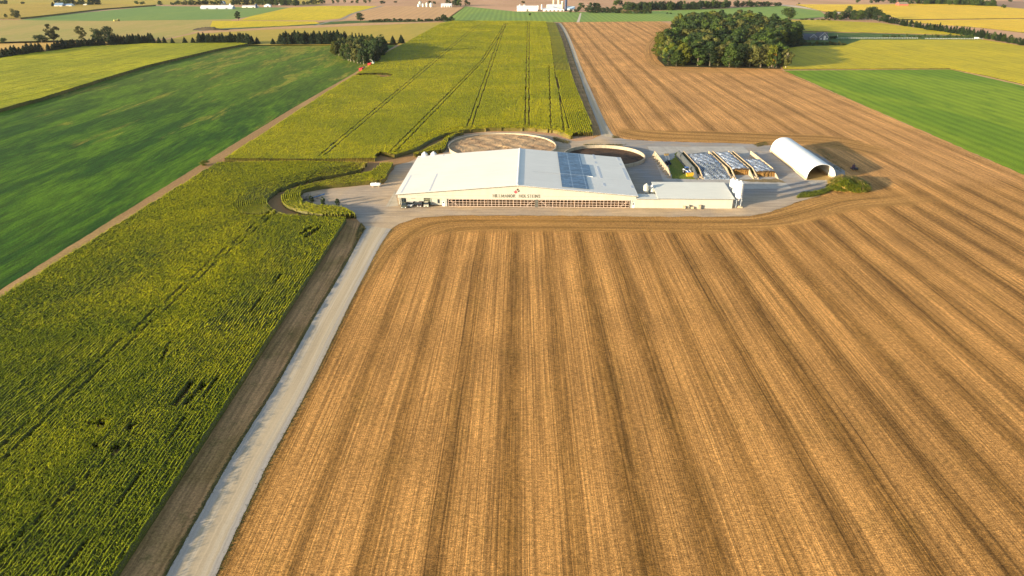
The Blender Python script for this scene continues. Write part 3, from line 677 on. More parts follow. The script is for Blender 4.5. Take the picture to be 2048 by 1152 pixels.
EV, RG, DP = 4.9, 8.8, 57.0
rx = bl(G(1035, 414)).x                       # ridge position
OV = .7
def rz_at(x): return EV + (RG - EV) * (x / rx if x < rx else (BW - x) / (BW - rx))
def ax(px): return (px - 797) / 474.0 * BW
oz = 3.05                                     # top of the openings
wb = MB()
# gable wall above openings, side walls, back wall
g1, g2, g3, g4 = ax(896), ax(1071.5), ax(1076), ax(1259)
wb.prism([(0, 3.35), (BW, 3.35), (BW, EV - .1), (rx, RG - .1), (0, EV - .1)], 0, .3)
wb.box(ax(885), g1 - .9, 0, .3, 0, 3.345); wb.box(g4 + .9, BW, 0, .3, 0, 3.345)
wb.box(g1 - .895, g4 + .895, 0.01, .29, oz, 3.345)
MB().box(g2 + .05, g3 - .05, 0.01, .29, 0, oz - .003).build('centre_post', [M_trim], barn)
wb.box(.9, ax(885) - .005, 1.3, 1.6, 0, 3.3)                    # recessed office front
wb.box(.9, 1.2, .31, 1.295, 0, 3.3)
wb.box(0, .3, 1.61, DP, 0, EV - .12); wb.box(BW - .3, BW, .31, DP, 0, EV - .12)
wb.prism([(.31, 0), (BW - .31, 0), (BW - .31, EV - .15), (rx, RG - .15), (.31, EV - .15)], DP - .3, DP)
wb.build('wall', [M_cream], barn)
MB().box(.3, BW - .3, .5, DP - .4, .02, .14).build('barn_floor', [P('barn_floor', C(150, 120, 84, .5), .9)], barn)
# roof: two slabs with overhang and dark fascia
rf = MB()
def rslab(xa, za, xb, zb, th=.14):
    return [(xa, za), (xb, zb), (xb, zb + th), (xa, za + th)]
sl1 = (RG - EV) / rx; sl2 = (RG - EV) / (BW - rx)
rf.prism(rslab(-OV, EV - OV * sl1, rx, RG), -OV, DP + .5); rf.prism(rslab(rx + .003, RG, BW + OV, EV - OV * sl2), -OV, DP + .5)
roof = rf.build('roof', [M_white], barn)
fa = MB(); fa.prism([(-OV, EV - OV * sl1 - .16), (rx, RG - .16), (rx, RG + .05), (-OV, EV - OV * sl1 + .05)], -OV - .06, -OV - .003)
fa.prism([(rx, RG - .16), (BW + OV, EV - OV * sl2 - .16), (BW + OV, EV - OV * sl2 + .05), (rx, RG + .05)], -OV - .06, -OV - .003)
fa.build('fascia', [M_trim], roof)
MB().prism([(rx - .35, RG + .11), (rx + .35, RG + .11), (rx + .3, RG + .36), (rx, RG + .40), (rx - .3, RG + .36)], -OV, DP + .5).build('ridge_cap', [M_whitep], roof)
def roofhit(px, py, right=True, up=.14):
    """barn-local x,y where the pixel's ray meets the roof slope"""
    o = Vector((0, 0, H)); u = -(py - 576) / F; d = Vector(((px - 1024) / F, CS + u * SN, -SN + u * CS))
    if right: n = Vector((sl2, 0, 1)); p0 = Vector((rx, 0, RG + up))
    else: n = Vector((-sl1, 0, 1)); p0 = Vector((rx, 0, RG + up))
    ol = Vector(((o - FL).dot(U), (o - FL).dot(V), H)); dl = Vector((d.dot(U), d.dot(V), d.z))
    t = (p0 - ol).dot(n) / dl.dot(n); q = ol + dl * t; return q
def zr(x, up=.14): return (RG - (x - rx) * sl2 if x > rx else RG - (rx - x) * sl1) + up
def strip(name, x0, x1, y0, y1, mat, h=.03, up=.144):
    return MB().add([(x0, y0, zr(x0, up)), (x1, y0, zr(x1, up)), (x1, y1, zr(x1, up)), (x0, y1, zr(x0, up)), (x0, y0, zr(x0, up + h)), (x1, y0, zr(x1, up + h)), (x1, y1, zr(x1, up + h)), (x0, y1, zr(x0, up + h))],
                    [(0, 3, 2, 1), (4, 5, 6, 7), (0, 1, 5, 4), (1, 2, 6, 5), (2, 3, 7, 6), (3, 0, 4, 7)]).build(name, [mat], roof)
for (a, b, r) in [((820, 351), (804, 386), False), ((873, 347.5), (860, 382), False), ((838, 316.5), (837, 314), False), ((888, 312), (887, 309), False)]:
    p, q = roofhit(*a, r), roofhit(*b, r); strip('roof_skylight', (p.x + q.x) / 2 - .25, (p.x + q.x) / 2 + .25, q.y if q.y < p.y else p.y, max(p.y, q.y), M_strip)
for (a, b) in [((1186, 309), (1190, 318)), ((1190, 323), (1193, 327)), ((1193.5, 332), (1204, 356.5)), ((1206.5, 366), (1210, 372)), ((1234, 314.5), (1239, 321)), ((1239, 327), (1243, 331)), ((1244, 336), (1258, 360)), ((1261.5, 371), (1266, 376))]:
    p, q = roofhit(*a), roofhit(*b); cx = (p.x + q.x) / 2; strip('roof_skylight', cx - .45, cx + .45, q.y, p.y, M_strip)
p = roofhit(1042, 341); q = roofhit(1120, 348); strip('roof_conduit', p.x - 2, q.x, p.y - .12, p.y + .12, P('conduit', (.25, .25, .26, 1), .5), .1)
# solar arrays
def pvmat():
    m = N('solar_panel'); x, y, z = m.sep(m.obj())[:3]
    def ln(v, per, w): return m.rng(m.mt('ABSOLUTE', m.mt('SUBTRACT', m.mt('FRACT', m.mt('DIVIDE', v, per)), .5)), .5 - w, .5 - w * .5)
    k = m.mt('MAXIMUM', ln(x, 1.75, .035), ln(y, 1.05, .045)); k2 = m.mt('MAXIMUM', ln(m.mt('ADD', x, .4), 5.25, .025), ln(y, 6.3, .02))
    col = m.mix(m.mt('MULTIPLY', k, .35), (.075, .135, .22, 1), (.17, .26, .38, 1)); col = m.mix(m.mt('MULTIPLY', k2, .6), col, (.4, .47, .55, 1))
    cell = m.vor(m.map(m.obj(), (.6, 1, 1)), 1.0)[1]
    v = m.sep(cell)[0]
    m.done(m.scale(col, m.rng(v, 0, 1, .8, 1.3)), .45); m.b.inputs['Specular IOR Level'].default_value = .2
    return m.m
M_pv = pvmat()
for k, (a, b, yy0, yy1) in enumerate([((1113.5, 304.5), (1162, 308), None, None), ((1117, 324.7), (1167, 329.5), 0, 0), ((1122, 349), (1180, 354), 0, 0)]): pass
pa, pb_ = roofhit(1113.5, 304.6), roofhit(1160, 308.5); pc, pd = roofhit(1117, 324.6), roofhit(1175, 330); pe, pf = roofhit(1120.5, 347.6), roofhit(1181, 353); pg, ph_ = roofhit(1126, 374.5), roofhit(1178.5, 379.2)
xl = (pa.x + pc.x + pe.x + pg.x) / 4
for (x1, y0, y1) in [(roofhit(1164, 327.5).x, pc.y, pa.y), (pd.x + .6, pe.y + .1, pc.y - .25), (ph_.x, pg.y, pe.y - .3)]:
    strip('solar_array', xl, x1, y0, y1, M_pv, .06, .30)
strip('roof_conduit', xl - .3, pd.x + .8, pe.y - .24, pe.y + .04, M_whitep, .2)
# slatted front: timber grid with rails, posts and diagonal braces
def grid(x0, x1):
    g = MB(); n = int((x1 - x0) / 1.36)
    for i in range(n + 1):
        x = x0 + (x1 - x0) * i / n; w = .05 if i % 2 else .075
        g.box(x - w, x + w, .06, .16, .1, oz - .02)
    for z in (.08, .92, 1.90, 2.84): g.box(x0, x1, -.02 , .055, z, z + .13)
    o = g.build('slatted_front', [M_wood], barn)
    for s in (0, 1):
        xa = x0 + .4 if s == 0 else x1 - .4; xb = xa + (3.2 if s == 0 else -3.2)
        MB().tube((xa, .2, 2.8), (xb, .2, .3), .07, n=5).build('brace', [M_wood], o)
grid(g1 + .35, g2 - .1); grid(g3 + .25, g4 - .15)
for x in (g1 - .1, g2 - .02, g3 + .02, g4 + .15):
    MB().box(x - .12, x + .12, -.08, .02, .02, oz).build('door_post', [M_trim], barn)
for x in (g1 - .55, g4 + .6): MB().box(x - .3, x + .3, -.1, -.004, 0, 3.2).build('downpipe', [P('grey_pipe', (.35, .35, .33, 1), .6)], barn)
# stalls and posts inside, seen through the slats
r = random.Random(4)
for yy in (3.2, 7.5, 13, 21):
    for i in range(int((g4 - g1) / 3.4)):
        x = g1 + 1.5 + i * 3.4 + r.uniform(-.2, .2); st = MB(); st.box(x - .08, x + .08, yy, yy + .16, .14, 4.2)
        if yy < 9: st.box(x - .04, x + 3.3, yy - .03, yy + .03, .95, 1.05); st.box(x - .04, x + 3.3, yy - .03, yy + .03, .5, .58)
        st.build('stall_frame', [P('stall_timber', (.20, .12, .07, 1), .8)], barn)
# people doors in the white columns
for xc in (ax(888), ax(1266)):
    dr = MB().box(xc - .5, xc + .5, -.05, -.003, .05, 2.15).build('door', [M_whitep], barn)
    MB().box(xc - .28, xc + .28, -.075, -.053, 1.3, 1.95).build('door_window', [M_glass], dr)
# office front: window, open roller door, second window, small red lettering
def win(x0, x1, z0, z1, y=1.3):
    f = MB(); f.box(x0 - .08, x1 + .08, y - .05, y - .003, z0 - .08, z0 - .002); f.box(x0 - .08, x1 + .08, y - .05, y - .003, z1 + .002, z1 + .08)
    f.box(x0 - .08, x0 - .002, y - .05, y - .003, z0, z1); f.box(x1 + .002, x1 + .08, y - .05, y - .003, z0, z1)
    o = f.build('window', [M_trim], barn); MB().box(x0, x1, y - .03, y - .004, z0, z1).build('pane', [M_glass], o)
win(ax(808.5), ax(811.5), 1.3, 2.5); win(ax(875.5), ax(879), .9, 2.4)
rd = MB().box(ax(847.5), ax(861), 1.25, 1.296, .02, 3.1).build('door_opening', [P('doorway_shade', (.03, .03, .025, 1), .6)], barn)  # open doorway's inner shade painted as a solid dark panel
sbm = MB()
for z in (.95, 1.65, 2.3, 2.9): sbm.box(ax(848), ax(860.6), 1.2, 1.247, z, z + .13)
sbm.build('door_bar', [P('olive_bar', (.30, .31, .22, 1), .6)], rd)
MB().box(ax(847.0), ax(847.5) - .003, 1.1, 1.29, .02, 3.2).box(ax(861) + .003, ax(861.6), 1.1, 1.29, .02, 3.2).box(ax(847.0), ax(861.6), 1.1, 1.19, 3.203, 3.3).build('door_frame', [P('pale_green_frame', (.45, .55, .48, 1), .6)], rd)
# lettering
GL = {'H': [[(0, 0), (0, 1)], [(.62, 0), (.62, 1)], [(0, .5), (.62, .5)]], 'I': [[(0, 0), (0, 1)]], 'L': [[(0, 1), (0, 0), (.5, 0)]],
      'M': [[(0, 0), (.06, 1), (.42, .1), (.78, 1), (.84, 0)]], 'A': [[(0, 0), (.34, 1), (.68, 0)], [(.14, .38), (.54, .38)]],
      'N': [[(0, 0), (0, 1), (.62, 0), (.62, 1)]], 'O': [[(.35 + .35 * math.sin(t * math.pi / 8), .5 + .5 * math.cos(t * math.pi / 8)) for t in range(17)]],
      'R': [[(0, 0), (0, 1), (.35, 1), (.5, .88), (.5, .65), (.35, .52), (0, .52)], [(.28, .52), (.6, 0)]],
      'S': [[(.45, .85), (.25, 1), (.06, .86), (.08, .66), (.4, .4), (.44, .16), (.24, 0), (.02, .15)]], 'T': [[(0, 1), (.6, 1)], [(.3, 0), (.3, 1)]],
      'E': [[(.48, 1), (0, 1), (0, 0), (.5, 0)], [(0, .52), (.4, .52)]]}
WD = {'H': .62, 'I': 0.0, 'L': .5, 'M': .84, 'A': .68, 'N': .62, 'O': .7, 'R': .6, 'S': .45, 'T': .6, 'E': .5}
SER = {'H': [(0, 0), (0, 1), (.62, 0), (.62, 1)], 'I': [(0, 0), (0, 1)], 'L': [(0, 1)], 'M': [(0, 0), (.84, 0)], 'A': [(0, 0), (.68, 0)], 'N': [(0, 0), (.62, 1)], 'R': [(0, 0), (.6, 0)], 'T': [(.3, 0)]}
def word(w, x0, x1, z, h, name, par, mat, y=-.02):
    tot = sum(WD[c_] for c_ in w) + .32 * (len(w) - 1); s = (x1 - x0) / h / tot; b = MB(); x = 0
    def bar(p, q, t):
        P_ = Vector((x0 + (x + p[0]) * s * h, 0, z + p[1] * h)); Q = Vector((x0 + (x + q[0]) * s * h, 0, z + q[1] * h)); d = (Q - P_)
        if d.length < 1e-6: return
        d.normalize(); n = Vector((-d.z, 0, d.x)) * t; P_ -= d * t * .8; Q += d * t * .8
        b.add([(P_ + n + Vector((0, y, 0))), (P_ - n + Vector((0, y, 0))), (Q - n + Vector((0, y, 0))), (Q + n + Vector((0, y, 0))), (P_ + n + Vector((0, y - .06, 0))), (P_ - n + Vector((0, y - .06, 0))), (Q - n + Vector((0, y - .06, 0))), (Q + n + Vector((0, y - .06, 0)))],
              [(0, 1, 2, 3), (7, 6, 5, 4), (0, 4, 5, 1), (1, 5, 6, 2), (2, 6, 7, 3), (3, 7, 4, 0)])
    for c_ in w:
        for pl_ in GL[c_]:
            for p_, q_ in zip(pl_[:-1], pl_[1:]): bar(p_, q_, h * (.075 if abs(p_[0] - q_[0]) < .3 else .05))
        for (sx, sz) in SER.get(c_, []): bar((sx - .12, sz), (sx + .12, sz), h * .03)
        x += WD[c_] + .32
    return b.build(name, [mat], par)
word('HILLMANOR', ax(987.3), ax(1031), 3.88, 1.12, 'sign_lettering', barn, M_lett)
word('HOLSTEINS', ax(1039), ax(1080.5), 3.88, 1.12, 'sign_lettering', barn, M_lett)
for a, b in ((800, 978), (1088, 1232)): MB().box(ax(a), ax(b), -.03, -.003, 4.36, 4.42).build('trim_line', [P('grey_line', (.25, .25, .2, 1), .6)], barn)
# emblem: red leaf beside a dark tilted block
def flat(poly, x, z, s, rot, y0, name, mat):
    c_, s_ = math.cos(rot), math.sin(rot); b = MB(); pp = [(x + s * (a * c_ - d * s_), z + s * (a * s_ + d * c_)) for a, d in poly]
    b.prism(pp, y0 - .05, y0); return b.build(name, [mat], barn)
leaf = [(0, -1), (.12, -.45), (.7, -.5), (.55, -.2), (1.0, .15), (.6, .25), (.55, .5), (.25, .3), (.3, .75), (0, 1.05), (-.3, .75), (-.25, .3), (-.55, .5), (-.6, .25), (-1, .15), (-.55, -.2), (-.7, -.5), (-.12, -.45)]
flat(leaf, ax(1032), 6.0, .80, -.15, -.01, 'leaf_emblem', P('red_paint', (.65, .06, .08, 1), .6))
flat([(-.85, -.42), (.85, -.42), (.85, .42), (-.85, .42)], ax(1037), 6.75, .80, -.95, -.015, 'dark_emblem', P('dark_paint', (.07, .05, .04, 1), .6))
flat([(-.2, -.2), (.25, -.25), (.2, .22)], ax(1037), 6.75, .8, -.3, -.07, 'pale_patch', P('patch_paint', (.5, .45, .35, 1), .6))
# small faint red script on the office front (illegible in the photo)
rsn = MB()
for i, (dx, dz) in enumerate([(0, .1), (.35, .2), (.7, .15), (1.05, .25), (1.4, .3)]): rsn.tube((ax(823) + dx, 1.27, 2.55 + dz * .6), (ax(823) + dx + .26, 1.27, 2.75 + dz * .6), .045, n=4)
rsn.build('red_script', [P('red_paint', (.65, .06, .08, 1), .6)], barn)
# items at the left side wall
# ------------------------------------------------------------------ the low side building
SL = bl(G(1271, 416)); sb = thing('feed_building', 'long low cream building with pale grey roof at the right end of the barn', 'building', FL, ba)
sx0, sx1, sx2 = BW + .02, bl(G(1316, 416)).x, bl(G(1462, 415.7)).x
b_ = MB(); b_.box(sx0, sx1 - .01, 0, 4.4, 0, 3.7); b_.prism([(sx1, 0), (sx2, 0), (sx2, 3.95), (sx1, 3.95)], 0, .3)
b_.add([(sx1, .3, 0), (sx1, 16, 0), (sx1, 16, 5.4), (sx1, .3, 3.95), (sx1 + .3, .3, 0), (sx1 + .3, 16, 0), (sx1 + .3, 16, 5.4), (sx1 + .3, .3, 3.95)], [(0, 1, 2, 3), (7, 6, 5, 4), (0, 4, 5, 1), (1, 5, 6, 2), (2, 6, 7, 3), (3, 7, 4, 0)])
b_.add([(sx2 - .3, .3, 0), (sx2 - .3, 16, 0), (sx2 - .3, 16, 5.4), (sx2 - .3, .3, 3.95), (sx2, .3, 0), (sx2, 16, 0), (sx2, 16, 5.4), (sx2, .3, 3.95)], [(0, 1, 2, 3), (7, 6, 5, 4), (0, 4, 5, 1), (1, 5, 6, 2), (2, 6, 7, 3), (3, 7, 4, 0)])
b_.box(sx1 + .31, sx2 - .31, 15.7, 16, 0, 5.3); b_.build('wall', [M_cream], sb)
def slope(x0, x1, y0, z0, y1, z1, th=.14):
    return MB().add([(x0, y0, z0), (x1, y0, z0), (x1, y1, z1), (x0, y1, z1), (x0, y0, z0 + th), (x1, y0, z0 + th), (x1, y1, z1 + th), (x0, y1, z1 + th)], [(0, 3, 2, 1), (4, 5, 6, 7), (0, 1, 5, 4), (1, 2, 6, 5), (2, 3, 7, 6), (3, 0, 4, 7)])
slope(sx1 - .5, sx2 + .5, -.6, 3.93, 16.4, 5.5).build('roof', [M_greyroof], sb)
slope(sx0 + .2, sx1 - .01, -.5, 3.72, 4.9, 4.0).build('lean_to_roof', [M_greyroof], sb)
MB().box(sx1 - .5, sx2 + .5, -.68, -.605, 3.80, 4.04).box(sx0 + .2, sx1 - .51, -.58, -.505, 3.62, 3.84).build('gutter', [M_trim], sb)
MB().box(sx1 + .4, sx2 - .02, -.04, -.003, 1.0, 1.06).build('trim_line', [P('faint_line', (.36, .33, .24, 1), .6)], sb)
for px_, w_, h_, mt_ in [(1367, .9, 1.1, M_tanc), (1377.5, .35, 1.5, M_trim), (1383, 1.2, .9, M_tanc), (1397, .9, 1.5, M_tanc), (1401, .35, 1.5, M_trim)]:
    x = bl(G(px_, 416)).x; MB().box(x - w_ / 2, x + w_ / 2, -.8, -.045, 0, h_).build('vent_box', [mt_], sb)
x = bl(G(1379, 418)).x; MB().box(x - 2.4, x + 2.2, -2.8, -.85, .1, .14).build('door_step', [M_tanc], sb)
# ------------------------------------------------------------------ bins
def bin_obj(name, label, cat, p, r_, h, mat, legs=0.0, hop=0.0, group=None, cone=.9, rings=True):
    t = thing(name, label, cat, p, 0, group); prof = []
    z0 = legs
    if hop: prof += [(.25, z0), (r_, z0 + hop)]
    else: prof += [(r_, z0)]
    body_top = h - cone
    n = max(2, int((body_top - z0 - hop) / .8))
    for i in range(n + 1):
        z = z0 + hop + (body_top - z0 - hop) * i / n
        prof += [(r_, z), (r_ * 1.02, z + .04), (r_, z + .08)] if rings else [(r_, z)]
    MB().lathe(prof, 20).build('bin_wall', [mat], t, True)
    MB().lathe([(r_ * 1.05, body_top + .03), (r_ * .25, h - .12), (r_ * .22, h), (.01, h + .02)], 20).build('bin_roof', [mat], t, False)
    lad = MB(); lad.tube((r_ + .12, -.2, max(.2, z0)), (r_ + .12, -.2, body_top), .03, n=4).tube((r_ + .12, .2, max(.2, z0)), (r_ + .12, .2, body_top), .03, n=4)
    for i in range(int((body_top - z0) / .5)): lad.tube((r_ + .12, -.2, max(.2, z0) + i * .5), (r_ + .12, .2, max(.2, z0) + i * .5), .02, n=4)
    lad.build('ladder', [M_galv], t)
    if legs:
        for a in range(4):
            aa = math.pi / 4 + a * math.pi / 2; MB().tube((r_ * .95 * math.cos(aa), r_ * .95 * math.sin(aa), 0), (r_ * .95 * math.cos(aa), r_ * .95 * math.sin(aa), z0 + hop + .1), .09, n=5).build('leg', [P('grey_leg', (.42, .46, .52, 1), .5)], t)
    return t
def loc(px, py): p = G(px, py); return p
bin_obj('grain_bin', 'galvanised round bin nearest the barn, behind the low link roof', 'grain bin', loc(1290.5, 401), 1.15, topz(1290, 401, 367), M_galv)
bin_obj('grain_bin', 'shorter galvanised round bin, second from the barn, beside the pale grey roof', 'grain bin', loc(1303, 400), 1.15, topz(1303, 400, 373), M_galv)
bin_obj('feed_bin', 'small white bin peeking out behind the two galvanised bins', 'feed bin', loc(1305, 392), 1.0, topz(1305, 392, 367.5), M_whitep)
bin_obj('feed_bin', 'tall white hopper bin on legs, nearest of three at the low buildings end', 'feed bin', loc(1474.5, 414.5), 1.3, topz(1474, 414.5, 361), M_whitep, 2.4, 2.0, cone=1.1)
bin_obj('feed_bin', 'white hopper bin in the middle of the three at the building end', 'feed bin', loc(1468, 405), 1.2, topz(1468, 405, 358.5), M_whitep, 2.2, 1.8, cone=1.1)
bin_obj('feed_bin', 'white hopper bin farthest back at the building end', 'feed bin', loc(1461.5, 396), 1.15, topz(1461, 396, 356), M_whitep, 2.2, 1.7, cone=1.0)
bin_obj('feed_bin', 'white cone-topped bin behind the left back corner of the barn', 'feed bin', loc(850.5, 334), 1.35, topz(850, 334, 303.5), M_whitep, 1.5, 1.5, cone=1.0)
bin_obj('feed_bin', 'white cone-topped bin behind the barn, second from its back corner', 'feed bin', loc(868.5, 333.5), 1.35, topz(868, 333.5, 303), M_whitep, 1.5, 1.5, cone=1.0)
tb = thing('step_block', 'small pale concrete block at the foot of the white hopper bin', 'block', loc(1478, 414)); MB().box(-.9, .9, -1.4, -.4, 0, .5).box(-.6, .6, -1.0, -.5, .5, .8).build('slab', [M_tanc], tb)
# ------------------------------------------------------------------ round manure tanks
def tank(label, c_, r_, zt, zf, fill, seed, am=1.0):
    t = thing('manure_tank', label, 'tank', c_)
    MB().lathe([(r_, 0), (r_, zt), (r_ - .45, zt), (r_ - .45, max(zf - .4, .02))], 96).build('tank_wall', [M_conc], t)
    rr = np.random.RandomState(seed); n = 40; vs = []; fs = []
    for j in range(n + 1):
        for k in range(96):
            a = 2 * math.pi * k / 96; q_ = (r_ - .44) * j / n; x, y = q_ * math.cos(a), q_ * math.sin(a)
            vs.append((x, y, zf + am * (.12 * math.sin(x * .7 + 2 * math.sin(y * .4)) * (j < n) + rr.uniform(-.05, .05))))
    for j in range(n):
        for k in range(96): fs.append((j * 96 + k, j * 96 + (k + 1) % 96, (j + 1) * 96 + (k + 1) % 96, (j + 1) * 96 + k))
    me = bpy.data.meshes.new('manure'); me.from_pydata(vs, [], fs); link('manure', me, fill, t)
    return t
def crust(name, a, b, crack):
    m = N(name); p = m.obj(); n1 = m.noise(p, .10, 5, .7, 1.2); n2 = m.noise(p, 1.2, 4, .8)
    v = m.n.new('ShaderNodeTexVoronoi'); v.feature = 'DISTANCE_TO_EDGE'; m.inp(v, 'Vector', m.n.new('ShaderNodeVectorMath').outputs[0])
    vm = v.inputs['Vector'].links[0].from_node; vm.operation = 'ADD'; m.inp(vm, 0, p); m.inp(vm, 1, m.scale(m.n.new('ShaderNodeCombineXYZ').outputs[0], 1.0))
    nn = m.n.new('ShaderNodeTexNoise'); nn.inputs['Scale'].default_value = .25; nn.inputs['Detail'].default_value = 3; m.inp(nn, 'Vector', p); m.inp(vm, 1, m.scale(nn.outputs['Color'], 9.0))
    v.inputs['Scale'].default_value = .13
    ck = m.mt('MULTIPLY', m.rng(v.outputs['Distance'], .0, .05, 1.0, 0.0), m.rng(m.noise(p, .05, 2), .46, .6))
    col = m.mix(m.rng(n1, .35, .65), a, b); col = m.mix(m.mt('MULTIPLY', ck, crack), col, C(88, 62, 40))
    m.bump(n2, .2, .8); return m.done(m.scale(col, m.rng(n2, .3, .7, .8, 1.2)), .9)
def ctr(px, py, z): return G(px, py, z)
T1 = ctr(1004.5, 290, 1.5); tank('larger round concrete manure tank with a dry tan crust, behind the barn ridge', Vector((T1.x, T1.y, 0)), 27.8, 1.6, .9, crust('dry_crust', C(206, 172, 130), C(186, 148, 110), .9), 1)
T2 = ctr(1208, 311, 1.2); tank('smaller round manure tank with dark brown contents behind the right side of the barn', Vector((T2.x, T2.y, 0)), 19.8, 1.7, .16, crust('dark_slurry', C(104, 78, 58), C(66, 52, 44), .3), 2, .15)
# ------------------------------------------------------------------ bunker silos
BY0, BY1 = G(1400, 359).y, G(1400, 313).y
def bx(px): return G(px, 359).x
WH = 2.9
def bunker_wall(label, px, front_z=.3, thick=.35, mat=None, butt=False, full=False, group=None, rampl=9.0):
    x = bx(px); t = thing('bunker_wall', label, 'wall', (x, BY0, 0), 0, group); L = BY1 - BY0
    b = MB(); prof = [(0, 0), (L, 0), (L, WH), (rampl, WH), (2.0, .9), (0, front_z)] if not full else [(0, 0), (L, 0), (L, WH), (0, WH * .8)]
    M_ = Matrix(((0, 1, 0, 0), (1, 0, 0, 0), (0, 0, 1, 0), (0, 0, 0, 1)))
    b.prism(prof, -thick / 2, thick / 2, 0, M_); b.build('wall_panel', [mat or M_tanc], t)
    if butt:
        for i in range(9):
            y = 2.5 + i * (L - 4) / 8; hh = WH * .93 if y > rampl else 1.2
            MB().prism([(-thick / 2 - .003, 0), (-thick / 2 - 1.7, 0), (-thick / 2 - .3, hh), (-thick / 2 - .003, hh)], y - .2, y + .2).build('buttress', [M_conc], t)
    else:
        for i in range(7):
            y = 1 + i * (L - 2) / 6
    return t
bunker_wall('leftmost bunker wall with sloping buttresses on its sunlit side', 1343, mat=M_conc, butt=True)
wb2 = bunker_wall('bunker wall draped in dark grey plastic beside the loader tractor', 1397, full=False)
dr = MB(); L_ = BY1 - BY0; n_ = 26; vs = []; fs = []; r = random.Random(8)
for i in range(n_ + 1):
    y = .2 + (L_ - .2) * i / n_; top = WH + .12 if y > 9 else .42 + (WH - .3) * max(0, y - 0) / 9
    for (x, z) in [(-1.5 + r.uniform(-.15, .15), .05), (-.95, top * .55), (-.42, top * .93), (0, top + .06), (.35, top * .9)]: vs.append((x, y, z))
for i in range(n_):
    for k in range(4): fs.append((i * 5 + k, i * 5 + k + 1, (i + 1) * 5 + k + 1, (i + 1) * 5 + k))
dr.add(vs, fs); dr.build('plastic_sheet', [P('black_plastic', (.075, .080, .082, 1), .45)], wb2, True)
bunker_wall('beige bunker wall left of the widest tyre-covered pile', 1407)
bunker_wall('beige bunker wall right of the widest tyre-covered pile', 1463)
bunker_wall('beige bunker wall left of the middle tyre-covered pile', 1472)
bunker_wall('beige bunker wall right of the middle tyre-covered pile', 1508)
bunker_wall('beige bunker wall left of the smallest pile', 1517)
bunker_wall('rightmost beige bunker wall nearest the arched shed', 1557)
for a, b, lb in [(1398, 1406, 'low concrete end block between plastic-draped and beige bunker walls'), (1464, 1471, 'low concrete end block between the widest and middle piles'), (1509, 1516, 'low concrete end block between the middle and smallest piles')]:
    t = thing('end_block', lb, 'block', (bx(a) + .35, BY0 + 1.0, 0)); w_ = bx(b) - bx(a) - .7
    MB().box(0, w_, 0, .3, 0, 1.0).box(.02, w_ - .02, .3, 5, 0, .8).build('block_wall', [M_tanc], t)
def tyremat(): return P('tyre_rubber', (.05, .06, .085, 1), .6)
def tarpmat():
    m = N('silage_tarp'); p = m.obj(); n1 = m.noise(p, .5, 4, .7); n2 = m.noise(p, 2.5, 3, .7)
    col = m.mix(m.rng(n1, .35, .65), (.42, .48, .58, 1), (.58, .62, .68, 1)); m.bump(n2, .15, .8)
    return m.done(m.scale(col, m.rng(n2, .3, .7, .85, 1.1)), .5)
M_tarp = tarpmat(); M_tyre = tyremat(); M_tyre2 = P('grey_tyre', (.14, .16, .18, 1), .7); M_silage = flat_field('cut_silage', C(146, 108, 58), C(122, 94, 52), C(108, 82, 46), k=.2, big=.3)
